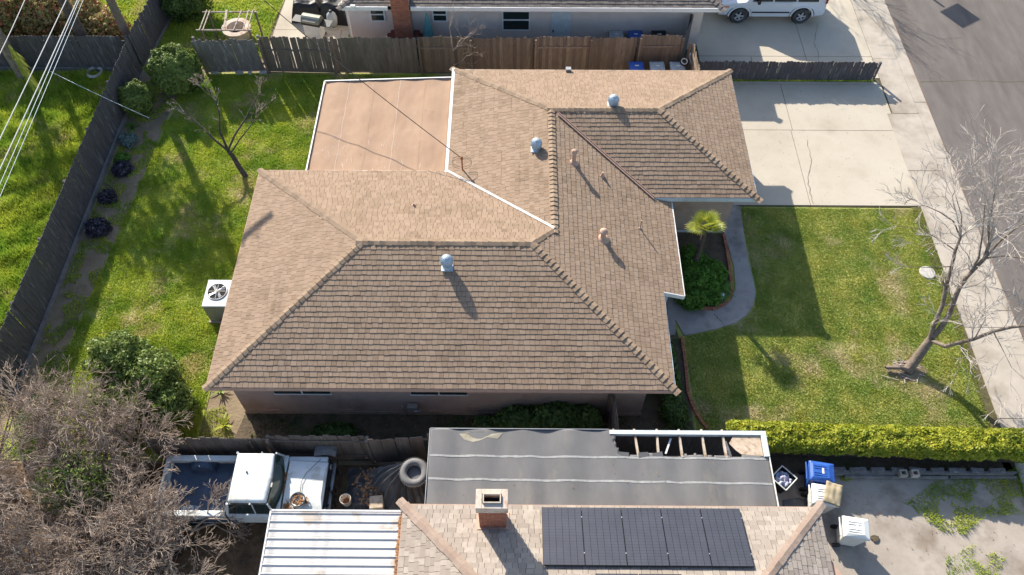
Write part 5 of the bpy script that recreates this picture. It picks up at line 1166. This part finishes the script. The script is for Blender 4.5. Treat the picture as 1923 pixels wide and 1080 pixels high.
scatter('fallen_leaves', rect(15.4,5,17.2,32), 5, size=.022, z=.05); scatter('road_grit', rect(17.25,5,18.3,36), 40, 'stone', .014, .0)
scatter('fallen_leaves', [(-8.5,9.7),(5.6,9.7),(5.6,11.1),(-8.3,11.1)], 25, size=.03)
# ------------------------------------------------------------------ utility pole, wires
up=thing('utility_pole','brown utility pole behind the fence corner at top left','utility pole',(-16.55,28.15,0))
MB().tube([(-16.55,28.15,0),(-16.55,28.15,10.8)],[.18,.14],14).build('pole','pole',up,smooth=True)
MB().box((-16.1,27.95,10.1),(3.0,.14,.16),Matrix.Rotation(.3,3,'Z')).build('crossarm','pole',up)
for dx in (-1.1,-.5,.5,1.1): MB().lathe([(.03,0),(.05,.05),(.03,.14)],(-16.35+dx,27.9,10.16),10).build('insulator','brick_dark',up)
MB().lathe([(.2,0),(.22,.05),(.22,.6),(.15,.7)],(-16.1,27.6,8.6),16).build('transformer','greyp',up,smooth=True)
def wire(name,label,a,b,sag,r,m='wire',n=24):
    a=Vector(a); b=Vector(b); mb=MB(); mb.tube([a.lerp(b,i/n)-Vector((0,0,sag*4*(i/n)*(1-i/n))) for i in range(n+1)],r,6); mb.build(name,m,loc=tuple(a),label=label,cat='wire',smooth=True)
def wpt(u,v,z): return at(u,v,z)
def seg(name,label,p,q,z,r,m='wire',ext=.6):
    a=at(*p,z); b=at(*q,z); d=b-a; wire(name,label,b+d*ext,a-d*ext,.05,r,m)
seg('power_line','bright overhead wire farthest left, crossing the corner',(0,95),(44,0),10.1,.011)
seg('power_line','bright overhead wire in the middle of the left corner',(0,255),(122,0),10.1,.013)
seg('power_line','thick bright overhead wire right of the middle one',(0,312),(143,0),10.1,.014)
seg('power_line','thin dull overhead wire hugging the thick one',(0,340),(146,2),9.2,.008,'galv'); seg('power_line','thinnest dull overhead wire, lowest of the corner bundle',(8,345),(152,5),9.0,.007,'galv')
seg('guy_wire','thin wire slanting down across the long dark fence',(95,135),(280,222),2.2,.008,'galv',.0)
wire('service_wire','dark service wire sagging over the flat roof to the mast',at(440,-18,4.6)+Vector((-4.5,3.6,2.9)),MAST,.5,.014,'wire_dark',36)

# ------------------------------------------------------------------ SUV on the neighbour's driveway (faces left)
car=thing('suv','white boxy SUV parked on the neighbouring driveway, cut by the top edge','car',(11.45,31.75,.03),local=True)
# local x: front is -x ; y: -.93 near side
prof=[(-2.3,.45),(-2.32,.75),(-2.28,.98),(-1.25,1.08),(-.75,1.7),(-.6,1.76),(1.9,1.8),(2.15,1.72),(2.35,1.15),(2.38,.62),(2.34,.45),(1.95,.36),(1.93,.55),(1.8,.74),(1.55,.84),(1.22,.84),(.97,.74),(.86,.55),(.83,.34),(-.87,.34),(-.9,.55),(-1.02,.74),(-1.27,.84),(-1.58,.84),(-1.83,.74),(-1.95,.55),(-1.98,.42)]
mb=MB(); n=len(prof); V=[]
for y_,ins in ((-.93,0),(.93,0)):
    for x,z in prof:
        k=max(0,(z-1.05))*.22; V.append((x,y_*(1-k/.93*1.0) if z>1.05 else y_,z))
mb.add(V,[tuple(range(n)),tuple(range(n,2*n))[::-1]]+[(i,n+i,n+(i+1)%n,(i+1)%n) for i in range(n)]); mb.build('body','carpaint',car,bevel=.03)
for s,nm in ((-1,'near'),(1,'far')):
    for x0_,x1_,xa,xb in ((-.98,-.08,-.72,-.06),(0.0,.95,.0,.98),(1.05,1.95,1.06,1.92)):
        ytop=s*(.93-.15); mb=MB(); mb.add([(x0_,s*.925,1.13),(x1_,s*.925,1.13),(xb,s*.795,1.66),(xa,s*.795,1.66)],[(0,1,2,3) if s<0 else (3,2,1,0)]); mb.build('side_window','winglass',car)
    for x0_,x1_ in ((-.86,-.04),(.0,.82)):
        dd=MB().bb(x0_,s*.932-.004,.46,x1_,s*.932+.004,1.08).build('door','carpaint',car,bevel=.003); MB().bb(x1_-.22,s*.95-.012,.98,x1_-.05,s*.95+.012,1.01).build('door_handle','carpaint',dd)
    MB().bb(-.88,s*.945-.012,.56,.8,s*.945+.012,.62).build('side_moulding','black',car)
    MB().box((-.72,s*1.05,1.2),(.12,.2,.16)).build('mirror','black',car,bevel=.02)
    for xw in (-1.42,1.38):
        wy=s*.85; M=Matrix.Rotation(math.pi/2,3,'X')
        wh=MB().lathe([(.22,-.11),(.36,-.11),(.385,-.06),(.385,.06),(.36,.11),(.22,.11)],(xw,wy,.375),32,M,cap=False).build('wheel','rubber',car,smooth=True)
        rm=MB(); rm.lathe([(.235,-.1),(.22,-.07),(.2,-.03)],(xw,wy,.375),28,M,cap=False)
        rm.lathe([(.235,.1),(.22,.07),(.2,.03)],(xw,wy,.375),28,M,cap=False)
        for k in range(5):
            a=k*1.2566; c=Vector((xw+.12*math.cos(a),wy+s*.075,.375+.12*math.sin(a))); rm.box(c,(.21,.02,.07),Matrix.Rotation(-a,3,'Y'))
        rm.lathe([(.05,-.09),(.05,.09)],(xw,wy,.375),12,M); rm.build('rim','rim',wh)
        MB().lathe([(.21,-.02),(.21,.02)],(xw,wy,.375),24,M).build('brake_disc','black',wh)
        fl=MB(); nn=14
        for k in range(nn):
            a0_=math.pi*k/nn; a1_=math.pi*(k+1)/nn
            q=[]
            for a,rr in ((a0_,.46),(a1_,.46),(a1_,.53),(a0_,.53)): q.append((xw+rr*math.cos(a),s*.955,.38+rr*math.sin(a)))
            fl.add(q+[(x,s*.92,z) for x,y,z in q],[(0,1,2,3),(4,7,6,5),(3,2,6,7)] if s<0 else [(3,2,1,0),(4,5,6,7),(7,6,2,3)])
        fl.build('wheel_arch','carpaint',car)
        MB().lathe([(.44,-.1),(.44,.1)],(xw,s*.8,.42),24,M,cap=False).build('wheel_well','void',car)
    MB().box((-2.2,s*.84,.9),(.2,.16,.16)).build('headlight','alu',car,bevel=.02); MB().box((-2.08,s*.925,.86),(.24,.03,.07)).build('turn_signal','orange',car,bevel=.01); MB().box((2.33,s*.86,1.2),(.08,.14,.34)).build('taillight','redlens',car,bevel=.01)
mb=MB(); mb.add([(-1.2,-.84,1.1),(-1.2,.84,1.1),(-.78,.74,1.68),(-.78,-.74,1.68)],[(0,1,2,3)]); mb.build('windshield','winglass',car)
MB().bb(-2.36,-.9,.42,-2.28,.9,.62).build('front_bumper','carpaint',car,bevel=.02); MB().bb(2.32,-.9,.42,2.44,.9,.66).build('rear_bumper','greyp',car,bevel=.02)
for s in (-1,1): MB().tube([(-.4,s*.66,1.83),(1.8,s*.66,1.86)],.02,8).build('roof_rail','black',car)
for ch_ in [o for o in bpy.data.objects if o.parent==car and o.name.startswith('body')]: pass

# ------------------------------------------------------------------ old pickup (front to the right)
pk=thing('old_pickup','old white pickup truck parked between fence and ribbed cover','pickup truck',(-7.6,8.45,0),local=True)
YN,YF=-.93,.9   # near / far side in local y
pxl=lambda u,v,z: at(u,v,z)-Vector((-7.6,8.45,0))
# cab
cabx0=pxl(434,900,1.7).x; cabx1=pxl(508,900,1.72).x
mb=MB()
mb.add([(cabx0-.12,YN,.55),(1.0,YN,.55),(1.0,YF,.55),(cabx0-.12,YF,.55),(cabx0-.12,YN,1.12),(.98,YN,1.12),(.98,YF,1.12),(cabx0-.12,YF,1.12)],[(3,2,1,0),(4,5,6,7),(0,1,5,4),(1,2,6,5),(2,3,7,6),(3,0,4,7)]); mb.build('cab_body','truckpaint',pk,bevel=.03)
rz0,rz1=1.62,1.72
ro=MB(); ro.add([(cabx0,-.76,rz0),(cabx1,-.76,rz0),(cabx1+.05,0,rz0+.01),(cabx1,.74,rz0),(cabx0,.74,rz0),(cabx0+.05,-.7,rz1),(cabx1-.07,-.7,rz1),(cabx1-.01,0,rz1+.03),(cabx1-.07,.68,rz1),(cabx0+.05,.68,rz1)],[(5,6,7,8,9),(0,1,6,5),(1,2,7,6),(2,3,8,7),(3,4,9,8),(4,0,5,9),(4,3,2,1,0)]); ro.build('cab_roof','truckpaint',pk,bevel=.05,smooth=True)
mb=MB(); mb.lathe([(.03,0),(.03,.012)],(cabx0+.42,.12,rz1+.02),10); mb.build('roof_hole','void',pk)
ws=MB(); n=8; V=[]
for k in range(n+1):
    s=k/n-.5; V+= [(cabx1-.0+.05*(1-4*s*s),s*1.44,1.6),(.92-.16*4*s*s+.06,s*1.68,1.13)]
ws.add(V,[(2*k,2*k+1,2*k+3,2*k+2) for k in range(n)]); ws.build('windshield','wingreen',pk,smooth=True)
mb=MB(); mb.add([(cabx0,-.72,1.6),(cabx0,.72,1.6),(cabx0-.1,.82,1.14),(cabx0-.1,-.82,1.14)],[(0,1,2,3)]); mb.build('rear_window','winglass',pk)
for s,yy in ((-1,YN),(1,YF)):
    mb=MB(); mb.tube([(cabx1-.0,s*.75,1.62),(.86,s*.87,1.12)],.028,6); mb.tube([(cabx0,s*.75,1.62),(cabx0-.1,s*.88,1.12)],.04,6); mb.tube([(.32,s*.78,1.6),(.34,s*.885,1.12)],.018,6); mb.build('pillar','truckpaint',pk)
    mb=MB(); mb.add([(cabx0+.02,s*.765,1.58),(cabx1-.02,s*.765,1.58),(.82,s*.875,1.14),(cabx0-.06,s*.875,1.14)],[(0,1,2,3)]); mb.build('door_window','winglass',pk)
    dd=MB().bb(cabx0+.1,yy+s*.012-.008,.62,.8,yy+s*.012+.008,1.08).build('door','truckpaint',pk,bevel=.004); MB().bb(cabx0+.18,yy+s*.03-.01,.95,cabx0+.32,yy+s*.03+.01,.98).build('door_handle','metal',dd)
    MB().bb(-2.4,yy+s*.012-.006,.6,2.1,yy+s*.012+.006,.78).build('side_stripe','truckblue',pk)
# hood & front
hx0_,hx1_=.98,2.15
mb=MB(); mb.add([(hx0_+.06,-.72,1.13),(hx1_,-.7,1.06),(hx1_,.7,1.06),(hx0_+.06,.72,1.13),(hx0_+.06,-.4,1.16),(hx1_-.06,-.38,1.12),(hx1_-.06,.38,1.12),(hx0_+.06,.4,1.16),(hx0_+.06,-.72,1.09),(hx1_,-.7,1.0),(hx1_,.7,1.0),(hx0_+.06,.72,1.09)],[(4,5,6,7),(0,1,5,4),(1,2,6,5),(2,3,7,6),(3,0,4,7),(0,8,9,1),(1,9,10,2),(2,10,11,3)]); mb.build('hood','truckpaint',pk,smooth=True)
MB().bb(.98,YN,.5,2.12,-.73,1.04).build('fender','truckpaint',pk,bevel=.03); MB().bb(.98,.73,.5,2.12,YF,1.04).build('fender','truckpaint',pk,bevel=.03)
MB().bb(1.05,-.73,.5,2.1,.73,.98).build('engine_bay','black',pk); MB().bb(2.12,-.85,.55,2.17,.85,.98).build('grille','black',pk); MB().bb(2.17,-.9,.42,2.27,.9,.56).build('front_bumper','metal',pk,bevel=.02)
for s in (-1,1): MB().lathe([(.09,0),(.09,.03)],(2.18,s*.66,.82),16,Matrix.Rotation(1.57,3,'Y')).build('headlight','alu',pk)
# bed
bx0=pxl(290,965,1.05).x
for s,yy in ((-1,YN),(1,YF)):
    mb=MB(); mb.bb(bx0,min(yy,yy-s*.17),.95,cabx0-.2,max(yy,yy-s*.17),1.08); mb.build('bed_rail','truckpaint',pk,bevel=.02); MB().bb(bx0,min(yy,yy-s*.05),.5,cabx0-.2,max(yy,yy-s*.05),.95).build('bed_side','truckpaint',pk)
    mb=MB(); mb.lathe([(.38,-.14),(.38,.14)],(bx0+.95,yy-s*.2,.62),20,Matrix.Rotation(math.pi/2,3,'X')); mb.build('wheel_housing','truckblue',pk)
MB().bb(bx0,YN+.05,.52,cabx0-.2,YF-.05,.58).build('bed_floor','truckblue',pk); MB().bb(cabx0-.24,YN+.05,.58,cabx0-.2,YF-.05,1.06).build('bed_front','truckblue',pk); MB().bb(bx0-.05,YN+.02,.5,bx0,YF-.02,1.06).build('tailgate','truckpaint',pk)
for xw in (1.45,bx0+.95):
    for s in (-1,1):
        wh=MB().lathe([(.2,-.1),(.32,-.1),(.345,-.05),(.345,.05),(.32,.1),(.2,.1)],(xw,s*.8,.345),26,Matrix.Rotation(math.pi/2,3,'X'),cap=False).build('wheel','rubber',pk,smooth=True); MB().lathe([(.2,-.03),(.2,.03)],(xw,s*.8,.345),20,Matrix.Rotation(math.pi/2,3,'X')).build('rim','metal',wh)
q=at(560,940,1.2); pn=thing('enamel_pan','round white pan full of dead leaves on the pickup hood','pan',(q.x,q.y,1.17),local=True)
MB().lathe([(.0,.01),(.15,.01),(.2,.1),(.215,.11),(.2,.085),(.0,.005)],n=28,cap=False).build('pan','truckpaint',pn,smooth=True); MB().torus((0,0,.1),.205,.018,n=28,k=6).build('rim','rubber',pn,smooth=True)
mb=MB()
for k in range(60):
    a=rng.uniform(0,6.28); r=.17*math.sqrt(rng.random()); mb.box((r*math.cos(a),r*math.sin(a),.05+.04*rng.random()),(.07,.04,.004),Matrix.Rotation(rng.uniform(0,3),3,'Z')@Matrix.Rotation(rng.gauss(0,.4),3,'X'),t=rng.random())
mb.build('dead_leaves','leaf_brown',pn,kind='stuff')
mb=MB()
for k in range(260):
    if k<170: c=at(rng.gauss(538,4),rng.uniform(885,962),1.14)
    elif k<190: c=at(rng.gauss(543,6),rng.gauss(957,3),1.16)
    elif k<200: c=at(rng.gauss(576,3),rng.gauss(939,3),1.18)
    else: c=at(rng.gauss(500,60),rng.gauss(915,30),1.13); c.z=.02
    mb.box(c,(.08,.035,.004),Matrix.Rotation(rng.uniform(0,3),3,'Z')@Matrix.Rotation(rng.gauss(0,.5),3,'X'),t=rng.random())
mb.build('fallen_leaves','leaf_brown',kind='stuff')
mb=MB(); P=[at(*q) for q in ((603,862,1.16),(590,875,1.17),(576,888,1.18),(566,905,1.19),(564,925,1.19),(560,935,1.25))]; mb.tube(P,.008,5); mb.build('cable','wire_dark',loc=None,label='thin dark cable trailing across the pickup hood to the pan',cat='cable')
# tarp heap
n=170; m_n=120; V=[]; tx0,tx1,ty0,ty1=-5.05,-2.42,7.3,9.4; tc_=at(752,885,1.1); tcx,tcy=tc_.x,tc_.y
for j in range(m_n+1):
    for i in range(n+1):
        x=tx0+(tx1-tx0)*i/n; y=ty0+(ty1-ty0)*j/m_n; e=min(i,n-i)/n*2; f=min(j,m_n-j)/m_n*2
        w_=noise.noise(Vector((x*1.2,y*1.2,2))); h=.25+1.1*math.exp(-((x-tcx)/.8)**2-((y-tcy)/.75)**2)+.12*w_
        th_=math.atan2(y-tcy-.2,x-tcx-.3); rr_=math.hypot(x-tcx-.3,y-tcy-.2); a=th_*13+1.2*rr_+1.6*noise.noise(Vector((x*1.1,y*1.1,5)))
        h+= .24*min(1,rr_*1.1)*(1-abs(math.sin(a)))**1.3+.05*noise.noise(Vector((x*5,y*5,1)))
        V.append((x+.07*noise.noise(Vector((y*3,0,0))),y+.08*noise.noise(Vector((x*3,1,0))),max(.02,h*min(1,e*4)*min(1,f*3))))
npobj('black_tarp',V,[(j*(n+1)+i,j*(n+1)+i+1,(j+1)*(n+1)+i+1,(j+1)*(n+1)+i) for j in range(m_n) for i in range(n)],'tarp',smooth=True,loc=(-3.6,8.3,0),label='crumpled black tarp heap between the pickup and the shed',cat='tarp')
q=at(778,887,1.46); ty=thing('old_tyre','weathered grey tyre lying on the black tarp heap','tyre',(q.x,q.y,1.44),local=True); M=Matrix.Rotation(.12,3,'X')
MB().torus((0,0,0),.31,.11,M,n=40,k=14,sq=.95).build('tyre','rubber_old',ty,smooth=True); MB().lathe([(.0,-.07),(.22,-.07)],n=24,cap=False).build('tyre_inside','tarp',ty)
mb=MB()
for k in range(40): a=k*6.2832/40; M2=M@Matrix.Rotation(a,3,'Z'); mb.box(M2@Vector((.425,0,0)),(.014,.03,.14),M2)
mb.build('tread_blocks','rubber_old',ty)
q=at(649,938,.85); bk=thing('cream_pot','cream pot with rust-brown inside beside the black tarp','pot',(q.x,q.y,.62),local=True); MB().lathe([(.13,0),(.15,.22),(.165,.27),(.15,.28),(.12,.2),(.1,.04)],n=26,cap=False).build('pot','enamel',bk,smooth=True); MB().lathe([(0,.06),(.12,.06)],n=20,cap=False).build('pot_floor','rust',bk)
mb=MB()
for k in range(110):
    c=at(rng.gauss(692,12),rng.gauss(918,20),.75); mb.box(c,(.08,.04,.004),Matrix.Rotation(rng.uniform(0,3),3,'Z')@Matrix.Rotation(rng.gauss(0,.5),3,'X'),t=rng.random())
mb.build('leaf_heap','leaf_brown',kind='stuff')
q=at(708,946,.62); mb=MB(); mb.box(q,(.4,.4,.3),Matrix.Rotation(.1,3,'Z')); mb.build('cardboard_box','ply',loc=tuple(q),label='tan box half hidden under the tarp beside the ribbed cover',cat='box',bevel=.03)
mb=MB()
for k in range(22):
    a=at(rng.gauss(628,6),rng.uniform(862,955),.4); mb.tube([a,a+Vector((rng.gauss(0,.12),rng.gauss(0,.25),rng.gauss(.1,.15)))],.02,5,t=rng.random())
mb.build('scrap_heap','black',loc=(-5.2,8.4,0),label='dark heap of scrap in front of the pickup grille',cat='scrap')
q=at(612,850,1.0); mb=MB(); n=10; V=[(q.x+(i/n-.5)*.65,q.y+(j/n-.5)*.3,1.05+.12*math.sin(i/n*3.14)+.04*noise.noise(Vector((i*.5,j*.5,0)))) for j in range(n+1) for i in range(n+1)]
npobj('grey_sheet',V,[(j*(n+1)+i,j*(n+1)+i+1,(j+1)*(n+1)+i+1,(j+1)*(n+1)+i) for j in range(n) for i in range(n)],'rubber_old',smooth=True,loc=(q.x,q.y,1),label='curled grey sheet at the fence above the pickup hood',cat='sheet')

# ------------------------------------------------------------------ street side things beyond the frame that throw the shadows seen in it
bh=thing('basketball_hoop','basketball hoop at the kerb just above the top right corner','basketball hoop',(17.45,36.2,0))
MB().tube([(17.4,36.3,0),(17.45,36.2,2.6)],.06,10).build('pole','black',bh); MB().box((17.7,36.1,2.95),(.04,1.2,.75),Matrix.Rotation(-1.0,3,'Z')).build('backboard','white',bh); MB().torus((18.05,35.95,2.75),.22,.012,n=24,k=6).build('rim','orange',bh)
bare_tree('street_tree','bare street tree beyond the top right corner, seen only as shade',(11.8,38.5,0),[((.05,.0,1),2.6,.12),((.3,-.1,1),2.4,.08)],depth=3,kids=3,seed=77,ratio=.72,minr=.008)
